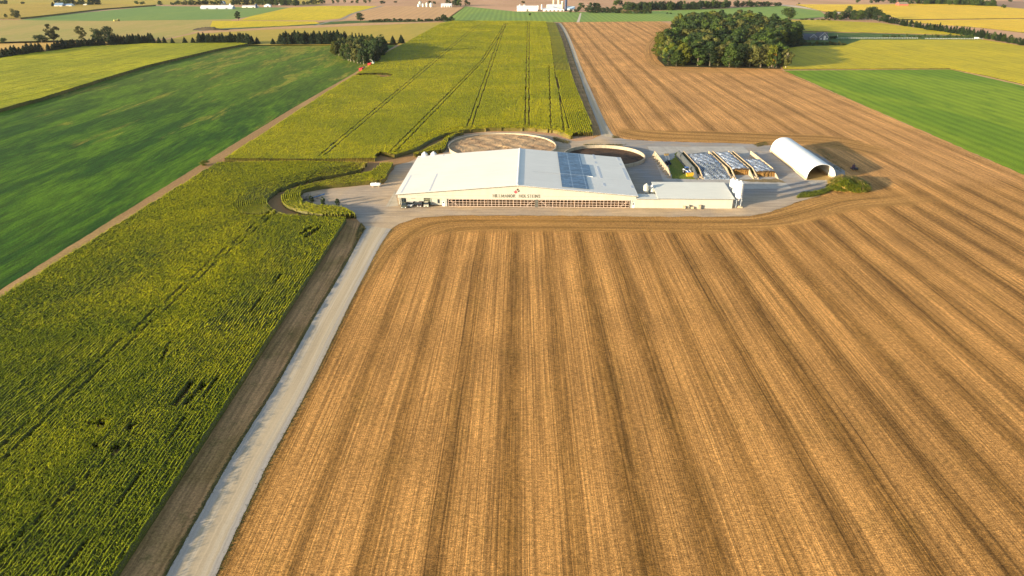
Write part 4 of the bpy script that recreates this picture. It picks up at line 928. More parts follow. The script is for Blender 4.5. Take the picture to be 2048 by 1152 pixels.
def silage(label, xa, xb, y0, y1, yb, h, ramp, dens, seed, bag=False):
    """covered pile; ramp: front slopes to ground from yb, else a cut face at y0"""
    t = thing('silage_pile', label, 'silage pile', (xa, y0, 0)); r = random.Random(seed); w = xb - xa; L = y1 - y0
    def hz(u, v):
        x = u * w; y = v * L
        e = min(1, min(u, 1 - u) * 5); z = h * (.86 + .14 * e)
        if ramp and y < yb - y0: z = .15 + (z - .15) * (y / (yb - y0)) ** .8
        if y > L - 3: z = z * max(.25, (L - y) / 3 * .75 + .25)
        return z + .14 * math.sin(x * 1.9 + y * .6) * .6 + .08 * math.sin(y * 1.3 - x * .7)
    nx, ny = 18, 40; vs = []; fs = []
    for j in range(ny + 1):
        for i in range(nx + 1): vs.append((i / nx * w, j / ny * L, hz(i / nx, j / ny)))
    for j in range(ny):
        for i in range(nx): a = j * (nx + 1) + i; fs.append((a, a + 1, a + nx + 2, a + nx + 1))
    b = MB(); b.add(vs, fs)
    if not ramp:
        b2 = MB(); n = 14; v2 = []
        for i in range(n + 1):
            u = i / n; d = r.uniform(-.25, .25)
            v2 += [(u * w, -.5 + d, 0), (u * w, .1 + d, h * .45), (u * w, -.1, hz(u, 0) - .06)]
        b2.add(v2, [(i * 3 + k, (i + 1) * 3 + k, (i + 1) * 3 + k + 1, i * 3 + k + 1) for i in range(n) for k in range(2)]); b2.build('cut_face', [M_silage], t)
        e = MB()
        for i in range(n):
            u0, u1 = i / n, (i + 1) / n; e.add([(u0 * w, -.22, hz(u0, 0) - .42 - r.uniform(0, .3)), (u1 * w, -.22, hz(u1, 0) - .42 - r.uniform(0, .3)), (u1 * w, 0, hz(u1, 0) + .02), (u0 * w, 0, hz(u0, 0) + .02)], [(0, 1, 2, 3)])
        e.build('tarp_edge', [M_black], t)
    b.build('tarp', [M_tarp], t, True)
    # tyres: thousands on the real piles, one stuff part
    ty = MB(); sp = .95; cnt = 0
    j = 0; y = .4
    while y < L - .3:
        front = ramp and y < yb - y0
        stepy = .82 if front else dens
        x = .4 + (.4 if j % 2 and front else 0)
        while x < w - .3:
            if r.random() < (.96 if front else .86):
                px_, py_ = x + r.uniform(-.12, .12), y + r.uniform(-.12, .12); u, v = min(.99, max(.01, px_ / w)), min(.99, max(.01, py_ / L)); z = hz(u, v)
                dzx = (hz(min(1, u + .02), v) - hz(max(0, u - .02), v)) / (.04 * w); dzy = (hz(u, min(1, v + .01)) - hz(u, max(0, v - .01))) / (.02 * L)
                nrm = Vector((-dzx, -dzy, 1)).normalized(); M_ = Matrix.Translation((px_, py_, z + .03)) @ nrm.to_track_quat('Z', 'Y').to_matrix().to_4x4()
                R = r.uniform(.28, .36); ty.lathe([(R * .5, .02), (R * .62, .16), (R * .95, .16), (R, .02)], 9, 1 if (front and r.random() < .6) else 0, M_)
            x += sp if front else .78 + r.uniform(0, .1)
        y += stepy; j += 1
    tag(ty.build('tyres', [M_tyre, M_tyre2], t), None, None, None, 'stuff')
    return t
XS = lambda p: bx(p)
silage('widest silage pile, fully tarped, with white-rimmed tyres down its front ramp', XS(1407) + .3, XS(1463) - .3, BY0 - .5, BY1 - 3.0, BY0 + 16, 2.95, True, 1.75, 1)
silage('middle silage pile with tyres and a brown cut face in front', XS(1472) + .3, XS(1508) - .3, BY0 + 7.5, BY1 + .6, 0, 2.95, False, 1.9, 2)
silage('smallest silage pile with tyres and a brown cut face, next to the rightmost bunker wall', XS(1517) + .3, XS(1557) - .3, BY0 + 4.5, BY1 - 12, 0, 2.7, False, 1.9, 3)
# weeds in the wall gaps
for a, b, lb in [(1398, 1407, 'weeds between the plastic-draped and the beige bunker wall'), (1464, 1472, 'weeds in the gap between the widest and middle piles'), (1509, 1517, 'weeds in the gap between the middle and smallest piles')]:
    c = Crop(); x0_, x1_ = XS(a) + .4, XS(b) - .4; q = np.stack([rs.uniform(x0_, x1_, 900), rs.uniform(BY0 + 7, BY1 - .5, 900)], 1)
    c.leaves(q, .2, 1.9, 4, .7, .3, rs); c.build('weeds', [leafmat('weed_leaf', C(52, 66, 34), C(84, 96, 40), C(126, 126, 56)), M_tassel], lb)
# ------------------------------------------------------------------ arched storage shed
q0 = G(1612, 360.5); q1 = G(1665.5, 358.5); qb = G(1540, 302.5)
QW = (q1 - q0).length; qa = math.atan2((q1 - q0).y, (q1 - q0).x); Lq = (qb - q0).length
sh = thing('arched_shed', 'long white fabric-covered arched shed, open towards the camera', 'shed', q0, math.atan2(qb.y - q0.y, qb.x - q0.x) - math.pi / 2)
QH = topz(1640, 359.5, 327.5)
def arch(r, n=26, w=QW, h=QH, base=.9):
    pts_ = []
    for i in range(n + 1):
        a = math.pi * i / n; k = 1.0; cx = math.cos(a); sz = math.sin(a)
        pts_.append((w / 2 - (w / 2 - .1 + r) * math.copysign(abs(cx) ** .92, cx), base + (h - base + r) * abs(sz) ** .92))
    return pts_
ao, ai = arch(0), arch(-.12); ms = MB(); nseg = 30
for (A_, fl) in ((ao, 0), (ai, 1)):
    vs = [(x, Lq * j / nseg, z) for j in range(nseg + 1) for x, z in A_]; k = len(A_)
    ms.add(vs, [((j * k + i, j * k + i + 1, (j + 1) * k + i + 1, (j + 1) * k + i) if fl else (j * k + i, (j + 1) * k + i, (j + 1) * k + i + 1, j * k + i + 1)) for j in range(nseg) for i in range(k - 1)])
for y in (0, Lq):
    k = len(ao); ms.add([(x, y, z) for x, z in ao + ai], [(i, i + 1, k + i + 1, k + i) for i in range(k - 1)])
def fabric():
    m = N('white_fabric'); x, y, z = m.sep(m.obj())[:3]
    rb = m.mt('ABSOLUTE', m.mt('SINE', m.mt('MULTIPLY', y, math.pi / 1.5))); g = m.noise(m.obj(), .3, 3)
    m.bump(m.rng(rb, 0, .25), .06, .6); c = (.62, .64, .66, 1)
    return m.done(m.scale(m.mix(0.0, c, c), m.rng(g, .3, .7, .96, 1.02)), .5)
ms.build('fabric_cover', [fabric()], sh, True)
MB().box(-.25, .25, .01, Lq, 0, .95).build('footing_wall', [M_tanc], sh); MB().box(QW - .25, QW + .25, .01, Lq, 0, .95).build('footing_wall', [M_tanc], sh)
be = MB(); be.prism([(x, z) for x, z in arch(-.2)], Lq - .3, Lq - .15); be.build('end_wall', [P('end_fabric', (.55, .54, .48, 1), .7)], sh)
for j in range(1, 17):
    rb = MB()
    A_ = arch(-.28, 14); y = Lq * j / 17
    for p, q in zip(A_[:-1], A_[1:]): rb.tube((p[0], y, p[1]), (q[0], y, q[1]), .05, n=4)
    rb.build('steel_hoop', [M_galv], sh)
MB().box(.3, QW - .3, .2, Lq - .4, .02, .14).build('shed_floor', [P('shed_floor', C(186, 156, 100, .9), .95)], sh)
# ------------------------------------------------------------------ vehicles
def wheel(par, x, y, r, w, name='wheel', z=None):
    M_ = Matrix.Translation((x, y, z if z is not None else r)) @ Matrix.Rotation(math.pi / 2, 4, 'Y')
    o = MB().lathe([(r * .55, -w / 2), (r * .95, -w / 2), (r, -w / 4), (r, w / 4), (r * .95, w / 2), (r * .55, w / 2)], 16, 0, M_).build(name, [M_black], par)
    MB().lathe([(.01, -w * .38), (r * .56, -w * .42), (r * .56, w * .42), (.01, w * .38)], 12, 0, M_).build('rim', [P('wheel_rim', (.35, .36, .37, 1), .35, .6)], o); return o
def paint(n, c): return P(n, c, .25, 0, .04)
def car(label, p, rz, colr, pickup=False, suv=True, group='vehicles parked in front of the barn office'):
    """nose towards local -Y"""
    t = thing('pickup_truck' if pickup else 'parked_car', label, 'pickup' if pickup else 'car', p, rz, group)
    Lc, Wc, Hc = (5.6, 1.0, 1.85) if pickup else (4.6, .93, 1.6); y0 = -Lc / 2; y1 = Lc / 2
    if pickup: low = [(y0, .45), (y1, .5), (y1, 1.15), (y0 + 3.55, 1.15), (y0 + 1.75, 1.15), (y0 + .15, 1.0), (y0, .8)]
    else: low = [(y0, .4), (y1, .42), (y1, 1.0), (y1 - .15, 1.05), (y0 + 1.5, 1.0), (y0 + .2, .85), (y0, .65)]
    Mx = Matrix(((0, 1, 0, 0), (1, 0, 0, 0), (0, 0, 1, 0), (0, 0, 0, 1)))
    b = MB(); b.prism(low, -Wc, Wc, 0, Mx)
    if pickup: b.box(-Wc + .12, Wc - .12, y0 + 3.6, y1 - .1, .8, .82)
    b.build('body', [colr], t)
    cab = [(y0 + 1.5, 1.155), (y0 + 3.6, 1.155), (y0 + 3.4, Hc), (y0 + 2.05, Hc)] if pickup else [(y0 + 1.25, 1.03), (y1 - .2, 1.06), (y1 - .65, Hc), (y0 + 2.0, Hc)]
    c_ = MB(); tw = .82
    n = len(cab); vs = [(-Wc + .05, y, z) if z < 1.3 else (-Wc + .2, y, z) for y, z in cab] + [(Wc - .05, y, z) if z < 1.3 else (Wc - .2, y, z) for y, z in cab]
    c_.add(vs, [tuple(range(n)), tuple(range(2 * n - 1, n - 1, -1))] + [(i, i + n, (i + 1) % n + n, (i + 1) % n) for i in range(n)]); c_.build('windows', [M_glass], t)
    MB().box(-Wc + .2, Wc - .2, cab[3][0] - .03, cab[2][0] + .03, Hc + .003, Hc + .06).build('cab_roof', [colr], t)
    for x in (-Wc + .1, Wc - .1):
        for y in (y0 + .95, y1 - .95): wheel(t, x, y, .37, .24)
    for x in (-Wc + .28, Wc - .28): MB().box(x - .18, x + .18, y0 - .03, y0 - .003, .62, .80).build('headlight', [P('lamp_glass', (.7, .7, .65, 1), .2)], t)
    MB().box(-Wc + .5, Wc - .5, y0 - .02, y0 - .003, .5, .78).build('grille', [P('grille', (.12, .12, .12, 1), .3)], t)
    MB().box(-Wc + .03, Wc - .03, y0 - .08, y0 - .025, .40, .56).build('bumper', [P('bumper', (.30, .30, .28, 1), .35, .5)], t)
    if pickup:
        for x in (-Wc, Wc - .1): MB().box(x, x + .1, y0 + 3.65, y1 - .05, 1.153, 1.38).build('bed_side', [colr], t)
    return t
car('dark olive pickup with a pale bumper, leftmost of the vehicles at the barn', loc(808.5, 413.8), .08, paint('olive_paint', (.10, .11, .085, 1)), True)
car('silver white car second from the left at the barn', loc(823, 411.8), -.25, paint('silver_paint', (.55, .55, .54, 1)))
car('dark maroon car third from the left at the barn', loc(841.5, 412), -.15, paint('maroon_paint', (.05, .025, .03, 1)))
car('cream white car parked in front of the dark open roller door', loc(853, 412.2), .05, paint('cream_paint', (.62, .56, .42, 1)))
# loader tractor with yellow bucket
tr = thing('loader_tractor', 'blue and white loader tractor with a wide yellow bucket on the green silage', 'tractor', loc(1374, 348), .18)
for x in (-1.15, 1.15): wheel(tr, x, 1.1, .95, .62); wheel(tr, x * .92, -1.5, .68, .45)
MB().box(-.5, .5, -2.5, .3, .9, 1.75).build('hood', [paint('blue_paint', (.04, .10, .34, 1))], tr)
MB().box(-.85, .85, .25, 1.9, .9, 1.6).build('chassis', [M_trim], tr)
cb = MB(); cb.add([(-.8, .2, 1.605), (.8, .2, 1.605), (.85, 1.75, 1.605), (-.85, 1.75, 1.605), (-.68, .45, 2.8), (.68, .45, 2.8), (.68, 1.65, 2.8), (-.68, 1.65, 2.8)], [(0, 3, 2, 1), (4, 5, 6, 7), (0, 1, 5, 4), (1, 2, 6, 5), (2, 3, 7, 6), (3, 0, 4, 7)]); cb.build('cab', [M_glass], tr)
MB().box(-.8, .8, .35, 1.8, 2.803, 2.95).build('cab_roof', [paint('blue_paint', (.04, .10, .34, 1))], tr)
for x in (-1.45, .85): MB().prism([(x, 1.7), (x + .6, 1.7), (x + .55, 2.05), (x + .05, 2.05)], .4, 1.8).build('fender', [M_whitep], tr)
for x in (-.75, .75): MB().tube((x, .1, 1.75), (x, -2.0, 1.9), .1, n=6).tube((x, -2.0, 1.9), (x, -3.0, .9), .1, n=6).build('loader_arm', [M_whitep], tr)
bk = MB(); Mx = Matrix(((0, 1, 0, 0), (1, 0, 0, 0), (0, 0, 1, 0), (0, 0, 0, 1)))
bk.prism([(-2.9, .15), (-4.0, .1), (-4.0, .2), (-3.1, .32), (-3.15, 1.45), (-2.9, 1.5)], -1.7, 1.7, 0, Mx); bk.prism([(-2.91, .16), (-3.98, .12), (-3.3, 1.4), (-2.93, 1.45)], -1.75, -1.702, 0, Mx); bk.prism([(-2.91, .16), (-3.98, .12), (-3.3, 1.4), (-2.93, 1.45)], 1.702, 1.75, 0, Mx)
bk.box(-1.7, 1.7, -4.15, -4.003, .08, 1.25); bk.build('bucket', [paint('yellow_paint', (.62, .36, .03, 1))], tr)
# second loader with a raised bucket
t2 = thing('raised_loader', 'dark loader with a raised brown bucket beside the leftmost bunker wall', 'loader', loc(1336, 329), .12)
for x in (-.8, .8):
    for y in (-1.1, 1.2): wheel(t2, x, y, .6, .4)
MB().box(-.6, .6, -1.8, 1.8, .6, 1.4).build('chassis', [paint('navy_paint', (.03, .04, .09, 1))], t2)
MB().prism([(-.55, 1.403), (.55, 1.403), (.45, 2.4), (-.45, 2.4)], -1.2, .2).build('cab', [M_glass], t2)
for x in (-.65, .65): MB().tube((x, -.6, 1.5), (x, 3.0, 3.6), .09, n=6).build('loader_arm', [P('arm_paint', (.20, .22, .26, 1), .5)], t2)
MB().prism([(-1.0, 3.4), (1.0, 3.4), (1.05, 4.3), (-1.05, 4.3)], 2.95, 3.9).build('bucket', [P('rusty_bucket', (.20, .14, .06, 1), .7)], t2)
# propane tank
pt = thing('propane_tank', 'white horizontal propane tank at the edge of the corn island', 'tank', loc(752, 374), .03)
Mt = Matrix.Translation((0, 0, 1.15)) @ Matrix.Rotation(math.pi / 2, 4, 'Y')
MB().lathe([(.01, -2.25), (.35, -2.2), (.62, -1.95), (.7, -1.6), (.7, 1.6), (.62, 1.95), (.35, 2.2), (.01, 2.25)], 18, 0, Mt).build('tank_body', [M_whitep], pt, True)
MB().lathe([(.22, 1.8), (.22, 2.02), (.01, 2.05)], 10).build('valve_dome', [M_whitep], pt)
for x in (-1.2, 1.2): MB().box(x - .15, x + .15, -.45, .45, 0, .62).build('saddle', [M_tanc], pt)
# blue pipe, pile of sticks
bp = thing('blue_pipe', 'long blue pipe lying beside the smallest young tree', 'pipe', loc(633, 394), .95)
MB().tube((-4.2, 0, .22), (4.2, 0, .22), .22, n=10).build('pipe_body', [P('blue_plastic', (.10, .22, .42, 1), .4)], bp)
# manure spreader etc behind mound
im = thing('farm_implement', 'dark small implement standing in the shed shadow behind the weedy mound', 'implement', loc(1707, 339.5), .3)
MB().box(-1.3, 1.6, -.9, .9, .5, .95).build('frame', [P('implement_dark', (.05, .035, .05, 1), .6)], im)
MB().prism([(-.8, .955), (.3, .955), (.1, 2.3), (-.6, 2.3)], -.5, .5).build('hopper', [P('implement_plum', (.07, .04, .07, 1), .6)], im)
MB().tube((-.3, 0, 2.3), (-.1, 0, 3.0), .16, n=6).build('stack', [M_trim], im)
for x in (-.9, 1.1): wheel(im, x, -1.0, .5, .25)
MB().tube((1.6, 0, .7), (2.8, 0, .4), .08, n=5).build('drawbar', [M_trim], im)
# red wagons and forager beside the tree clump
def wagon(label, p, rz):
    t = thing('forage_wagon', label, 'wagon', p, rz, 'red wagons on the dirt track')
    b = MB(); b.box(-1.25, 1.25, -3.0, 3.0, 1.0, 1.15); b.box(-1.3, -1.2, -3, 3, 1.153, 3.4); b.box(1.2, 1.3, -3, 3, 1.153, 3.4); b.box(-1.195, 1.195, 2.9, 3.0, 1.153, 3.4); b.box(-1.195, 1.195, -3.0, -2.9, 1.153, 3.4); b.build('box', [paint('wagon_red', (.55, .05, .06, 1))], t)
    MB().box(-1.19, 1.19, -2.89, 2.89, 1.155, 3.0).build('load', [M_silage], t)
    for x in (-1.1, 1.1):
        for y in (-1.9, 1.9): wheel(t, x, y, .5, .35)
    MB().tube((0, 3, .9), (0, 5, .7), .1, n=5).build('drawbar', [M_trim], t); return t
def tractor(label, p, rz, colr, group=None):
    t = thing('tractor', label, 'tractor', p, rz, group)
    for x in (-1, 1): wheel(t, x, -.9, .85, .5); wheel(t, x * .9, 1.5, .55, .35)
    MB().box(-.45, .45, -.2, 2.2, .9, 1.7).build('hood', [colr], t); MB().prism([(-.75, 1.1), (.75, 1.1), (.62, 2.8), (-.62, 2.8)], -1.5, -.22).build('cab', [M_glass], t)
    MB().box(-.7, .7, -1.55, -.17, 2.803, 2.95).build('cab_roof', [colr], t); return t
TRK = G(640, 192) - G(722, 144); ta = math.atan2(-TRK.y, -TRK.x) - math.pi / 2
wagon('red wagon nearer the camera on the dirt track', loc(723, 143.5), ta); wagon('red wagon farther up the track, next to the grey forage harvester', loc(740, 133.5), ta)
tractor('dark tractor pulling the nearer red wagon', loc(729, 139.5), ta, paint('dark_green_paint', (.03, .06, .03, 1)))
fh = thing('forage_harvester', 'pale grey forage harvester with raised spout at the edge of the tree clump', 'harvester', loc(746, 130.5), ta)
MB().prism([(-1.4, .8), (1.4, .8), (1.3, 2.7), (-1.3, 2.7)], -2.6, 2.0).build('body', [P('pale_machine', (.50, .52, .44, 1), .5)], fh)
MB().box(-1.1, 1.1, 2.02, 3.4, 1.4, 3.3).build('cab', [M_glass], fh)
MB().tube((0, 0, 2.7), (-.6, 0, 4.6), .25, n=6).tube((-.6, 0, 4.6), (-2.4, -.6, 5.2), .2, n=6).build('spout', [P('pale_machine', (.50, .52, .44, 1), .5)], fh)
MB().box(-2.2, 2.2, 3.5, 4.5, .2, 1.2).build('header', [M_trim], fh)
for x in (-1.4, 1.4): wheel(fh, x, 1.6, .9, .6); wheel(fh, x * .85, -1.8, .6, .4)
bl_ = thing('yellow_baler', 'pale yellow implement standing alone in the far tan meadow', 'implement', loc(234, 42.6), .8)
MB().box(-4.5, 1, -1.2, 1.2, .6, 2.6).build('body', [P('pale_yellow', (.70, .62, .20, 1), .5)], bl_); MB().box(1.3, 4.5, -1, 1, .5, 3.4).build('cab', [P('olive_machine', (.30, .28, .10, 1), .5)], bl_)
for x in (-3, 3): wheel(bl_, x, -1.2, .8, .5)
# ------------------------------------------------------------------ weedy mound
gm = G(1704, 377); mo = thing('weedy_mound', 'earth mound overgrown with green weeds and straw beside the arched shed', 'mound', gm)
def mh(x, y): 
    e = max(0.0, 1 - (x / 8.2) ** 2 - ((y - 3.0) / 9.5) ** 2); e2 = max(0.0, 1 - ((x + 6.2) / 4.2) ** 2 - ((y + .5) / 4.5) ** 2)
    return 3.1 * e ** .6 * (1 + .16 * math.sin(x * .9 + 1) * math.sin(y * .7)) + 1.3 * e2 ** .6 + (.3 * math.sin(x * 1.3 + y) + .22 * math.sin(y * 2.1 - x * .6)) * (e > 0.02)
vs = []; n = 46
for j in range(n + 1):
    for i in range(n + 1): x = -12 + 24 * i / n; y = -9 + 24 * j / n; vs.append((x, y, mh(x, y) - .05))
fs = [(j * (n + 1) + i, j * (n + 1) + i + 1, (j + 1) * (n + 1) + i + 1, (j + 1) * (n + 1) + i) for j in range(n) for i in range(n) if mh(-12 + 24 * (i + .5) / n, -9 + 24 * (j + .5) / n) > .02]
b = MB(); b.add(vs, fs); b.build('earth', [flat_field('mound_earth', C(150, 118, 60), C(110, 96, 44), C(176, 144, 84), k=.25, big=.15, sc=3)], mo, True)
M_weed = leafmat('green_weeds', C(64, 84, 20), C(104, 124, 20), C(150, 150, 40)); M_straw = leafmat('dry_stems', C(130, 104, 50), C(170, 140, 74), C(200, 176, 110))
def weeds_on(parent, n, hf, cond, mat, L, seed, nm='weeds', K=4, w=.2):
    rr = np.random.RandomState(seed); xs = rr.uniform(-11, 11, n); ys = rr.uniform(-9, 14, n); k = [i for i in range(n) if hf(xs[i], ys[i]) > .05 and cond(xs[i], ys[i], rr.uniform())]
    c = Crop(); c.leaves(np.stack([xs[k], ys[k]], 1), 0, .3, K, L, w, rr); v = c.v[0]
    hz_ = np.repeat(np.array([hf(xs[i], ys[i]) for i in k]), K * 6); v[:, 2] += hz_
    o = mesh_np(nm, v, c.q[0], [mat], parent); return tag(o, None, None, None, 'stuff')
weeds_on(mo, 5200, mh, lambda x, y, r: (y < .5 + .35 * (5 - x) - 3 * r and x < 5 + 2 * r) or r < .08, M_weed, 1.1, 3)
weeds_on(mo, 3400, mh, lambda x, y, r: (y >= 0 and r < .8) or (x > 1 and r < .7), M_straw, 1.2, 4, 'dry_stems', 3, .16)
c = Crop(); PW = px2([(1592, 397), (1605, 386), (1632, 384), (1655, 378), (1664, 380), (1648, 388), (1625, 394)]); mn, mx = PW.min(0), PW.max(0); q = rs.uniform(mn, mx, (3000, 2)); q = q[inside(PW, q)]
c.leaves(q, 0, .5, 4, .8, .2, rs); c.build('low_weeds', [M_weed, M_tassel], 'strip of green weeds at the yard edge left of the mound')
c = Crop()
for pp, nn_ in [([(1505, 289), (1530, 284), (1536, 290), (1515, 294)], 160), ([(1626, 296), (1650, 300), (1672, 322), (1692, 340), (1680, 345), (1655, 322)], 160), ([(1225, 271), (1240, 276), (1225, 277)], 60), ([(1105, 273), (1140, 284), (1135, 288), (1108, 282)], 300), ([(722, 447), (730, 458), (716, 480), (712, 470)], 300), ([(1165, 289), (1252, 289), (1248, 292), (1170, 291.5)], 200)]:
    PW = px2(pp); mn, mx = PW.min(0), PW.max(0); q = rs.uniform(mn, mx, (nn_ * 3, 2)); q = q[inside(PW, q)][:nn_]; c.leaves(q, 0, .25, 3, .6, .2, rs)
# straggling grass and straw along the lane and yard edges
for Lp, n_, sd in (([(a + 3, b) for a, b in ROAD_R[1:]], 900, .4), ([(a - 5, b) for a, b in ROAD_L[1:]], 2500, .35), (FRONT, 500, .6)):
    A_ = resample(smooth(pts(Lp)), n_); q = np.array([(p.x, p.y) for p in A_]) + rs.normal(0, sd * .6, (n_, 2)); c.leaves(q, 0, .06, 3, .26, .10, rs)
c.build('edge_grass', [leafmat('edge_grass', C(88, 92, 40), C(118, 112, 56), C(160, 140, 84)), M_tassel], 'tufts of rough grass along lane and yard edges')
# ------------------------------------------------------------------ trees
def treemat(name, a, b, c):
    m = N(name); p = m.obj(); r_ = m.rand(); n1 = m.noise(p, .35, 3, .6); n2 = m.noise(p, 1.6, 2, .7)
    col = m.mix(m.rng(n1, .36, .62), a, b); col = m.mix(m.rng(n2, .58, .74, 0, .6), col, c)
    col = m.scale(col, m.mt('MULTIPLY_ADD', r_, .7, .62)); m.done(col, .7)
    t = m.n.new('ShaderNodeBsdfTranslucent'); m.inp(t, 0, m.scale(col, 1.1)); x = m.n.new('ShaderNodeMixShader'); x.inputs[0].default_value = .18
    m.t.links.new(m.b.outputs[0], x.inputs[1]); m.t.links.new(t.outputs[0], x.inputs[2]); m.t.links.new(x.outputs[0], m.out.inputs[0])
    return m.m
TM = {'green': treemat('leaves_green', (0.029, 0.054, 0.011, 1), (0.058, 0.093, 0.015, 1), (0.109, 0.143, 0.020, 1)),
      'dark': treemat('leaves_dark', (0.015, 0.032, 0.011, 1), (0.031, 0.052, 0.013, 1), (0.059, 0.081, 0.020, 1)),
      'olive': treemat('leaves_olive', (0.061, 0.066, 0.018, 1), (0.095, 0.098, 0.023, 1), (0.142, 0.128, 0.031, 1)),
      'lime': treemat('leaves_lime', (0.063, 0.084, 0.009, 1), (0.116, 0.124, 0.012, 1), (0.169, 0.159, 0.018, 1)),
      'orange': treemat('leaves_orange', (0.163, 0.109, 0.014, 1), (0.299, 0.154, 0.016, 1), (0.408, 0.192, 0.019, 1)),
      'needle': treemat('needles', (0.011, 0.022, 0.009, 1), (0.019, 0.034, 0.011, 1), (0.035, 0.054, 0.016, 1)),
      'bark': P('bark', (.13, .105, .075, 1), .9), 'pale': P('pale_bark', (.34, .30, .22, 1), .9)}
def leafquads(cs, ns, size, rr):
    n = len(cs); a = np.cross(ns, rr.normal(size=(n, 3))); a /= np.linalg.norm(a, axis=1)[:, None] + 1e-9; b = np.cross(ns, a)
    s = (size * rr.uniform(.6, 1.3, n))[:, None]; t = s * rr.uniform(.5, .9, (n, 1))
    v = np.stack([cs - a * s, cs - b * t, cs + a * s, cs + b * t], 1).reshape(-1, 3)
    return v, np.arange(n * 4).reshape(-1, 4)
def crown_mesh(nm, seed, R, z0, z1, lobes, n, size, shape='round'):
    rr = np.random.RandomState(seed); L = []; zc = (z0 + z1) / 2; hz = (z1 - z0) / 2
    for _ in range(lobes):
        a = rr.uniform(0, 2 * math.pi); v = rr.uniform(-1, 1); q = math.sqrt(max(0, 1 - v * v))
        if shape == 'open': k = rr.uniform(.5, 1.0)
        else: k = rr.uniform(.55, .85)
        taper = 1.0 if shape != 'tall' else (1 - .3 * v)
        L.append((math.cos(a) * q * R * k * taper, math.sin(a) * q * R * k * taper, zc + v * hz * .80, R * rr.uniform(.30, .48) * (.75 if shape == 'open' else 1)))
    L.append((0, 0, zc, R * .5)); per = n // len(L); cs = []; ns = []
    for (x, y, z, r_) in L:
        d = rr.normal(size=(per, 3)); d /= np.linalg.norm(d, axis=1)[:, None]; rad = r_ * rr.uniform(.72, 1.08, (per, 1))
        c_ = np.array([x, y, z]) + d * rad * np.array([1, 1, .82]); cs.append(c_); ns.append(d + rr.normal(size=(per, 3)) * .42)
    cs = np.concatenate(cs); ns = np.concatenate(ns); ns /= np.linalg.norm(ns, axis=1)[:, None]
    v, q = leafquads(cs, ns, size, rr); me = bpy.data.meshes.new(nm); me.from_pydata(v.tolist(), [], q.tolist()); return me
def trunk_mesh(seed, h, r0, R, z0):
    r = random.Random(seed); b = MB(); b.tube((0, 0, 0), (r.uniform(-.2, .2), r.uniform(-.2, .2), h * .55), r0, r0 * .6, 7); b.tube((0, 0, h * .53), (r.uniform(-.5, .5), r.uniform(-.5, .5), h * .85), r0 * .6, r0 * .2, 6)
    for k in range(6):
        a = k * 1.05 + r.uniform(-.3, .3); zz = z0 * .8 + (h * .5 - z0 * .8) * r.random(); b.tube((0, 0, zz), (math.cos(a) * R * .6, math.sin(a) * R * .6, zz + R * r.uniform(.4, .8)), r0 * .4, r0 * .12, 5)
    me = bpy.data.meshes.new('trunk'); me.from_pydata([tuple(v) for v in b.v], [], b.f); return me
def conifer_mesh(seed, R, Hh, n):
    rr = np.random.RandomState(seed); z = Hh * (1 - np.sqrt(rr.uniform(0, 1, n)) * .95); a = rr.uniform(0, 2 * math.pi, n)
    prof = R * (1 - z / Hh) ** .8 * (1 + .18 * np.sin(z * 2 * math.pi / .9)) + .1; q = prof * rr.uniform(.55, 1.08, n) * (1 + .15 * np.sin(a * 5 + z))
    cs = np.stack([np.cos(a) * q, np.sin(a) * q, z], 1); ns = np.stack([np.cos(a) * .5, np.sin(a) * .5, np.full(n, .8)], 1) + rr.normal(size=(n, 3)) * .4; ns /= np.linalg.norm(ns, axis=1)[:, None]
    v, f = leafquads(cs, ns, .42, rr); me = bpy.data.meshes.new('crown'); me.from_pydata(v.tolist(), [], f.tolist()); return me
# prototypes are unit-ish trees: height 10 m, later scaled
PROTO = {}
for k in range(4): PROTO['wood%d' % k] = (crown_mesh('crown', 20 + k, 3.3, .2, 10.0, 22, 2400, .30), trunk_mesh(k, 10, .26, 3.3, 3))
for k in range(3): PROTO['round%d' % k] = (crown_mesh('crown', 40 + k, 3.6, .4, 10.0, 22, 2400, .30), trunk_mesh(5 + k, 10, .30, 3.6, 3))
for k in range(2): PROTO['open%d' % k] = (crown_mesh('crown', 50 + k, 3.0, .9, 10.0, 28, 2600, .28, 'open'), trunk_mesh(9 + k, 10, .30, 3.2, 3))
for k in range(2): PROTO['tall%d' % k] = (crown_mesh('crown', 60 + k, 2.2, 1.4, 10.0, 16, 1500, .30, 'tall'), trunk_mesh(12 + k, 10, .22, 2.2, 2))
for k in range(3): PROTO['fir%d' % k] = (conifer_mesh(70 + k, 2.7, 10.0, 1600), trunk_mesh(16 + k, 10, .22, .3, 9))
MESHM = {}
def mesh_with(key, i, mat):
    k_ = (key, i, mat.name)
    if k_ not in MESHM:
        me = PROTO[key][i].copy(); me.name = 'crown' if i == 0 else 'trunk'; me.materials.append(mat); MESHM[k_] = me
    return MESHM[k_]
def single_mesh(key, mat):
    k_ = (key, 'both', mat.name)
    if k_ not in MESHM:
        c_, t_ = PROTO[key]; nc = len(c_.vertices); vs = [tuple(v.co) for v in c_.vertices] + [tuple(v.co) for v in t_.vertices]
        fs = [tuple(p.vertices) for p in c_.polygons] + [tuple(nc + i for i in p.vertices) for p in t_.polygons]
        me = bpy.data.meshes.new('tree'); me.from_pydata(vs, [], fs); me.materials.append(mat); me.materials.append(TM['bark'])
        me.polygons.foreach_set('material_index', [0] * len(c_.polygons) + [1] * len(t_.polygons)); MESHM[k_] = me
    return MESHM[k_]
tr_r = random.Random(99)
TREES = []
def tree(p, h, key, colr, name, label, group=None, wide=1.0, parts=True, bark='bark', rz=None):
    TREES.append((p.copy(), h, key, colr, name, label, group, wide, parts, bark, tr_r.uniform(0, 6.28) if rz is None else rz))
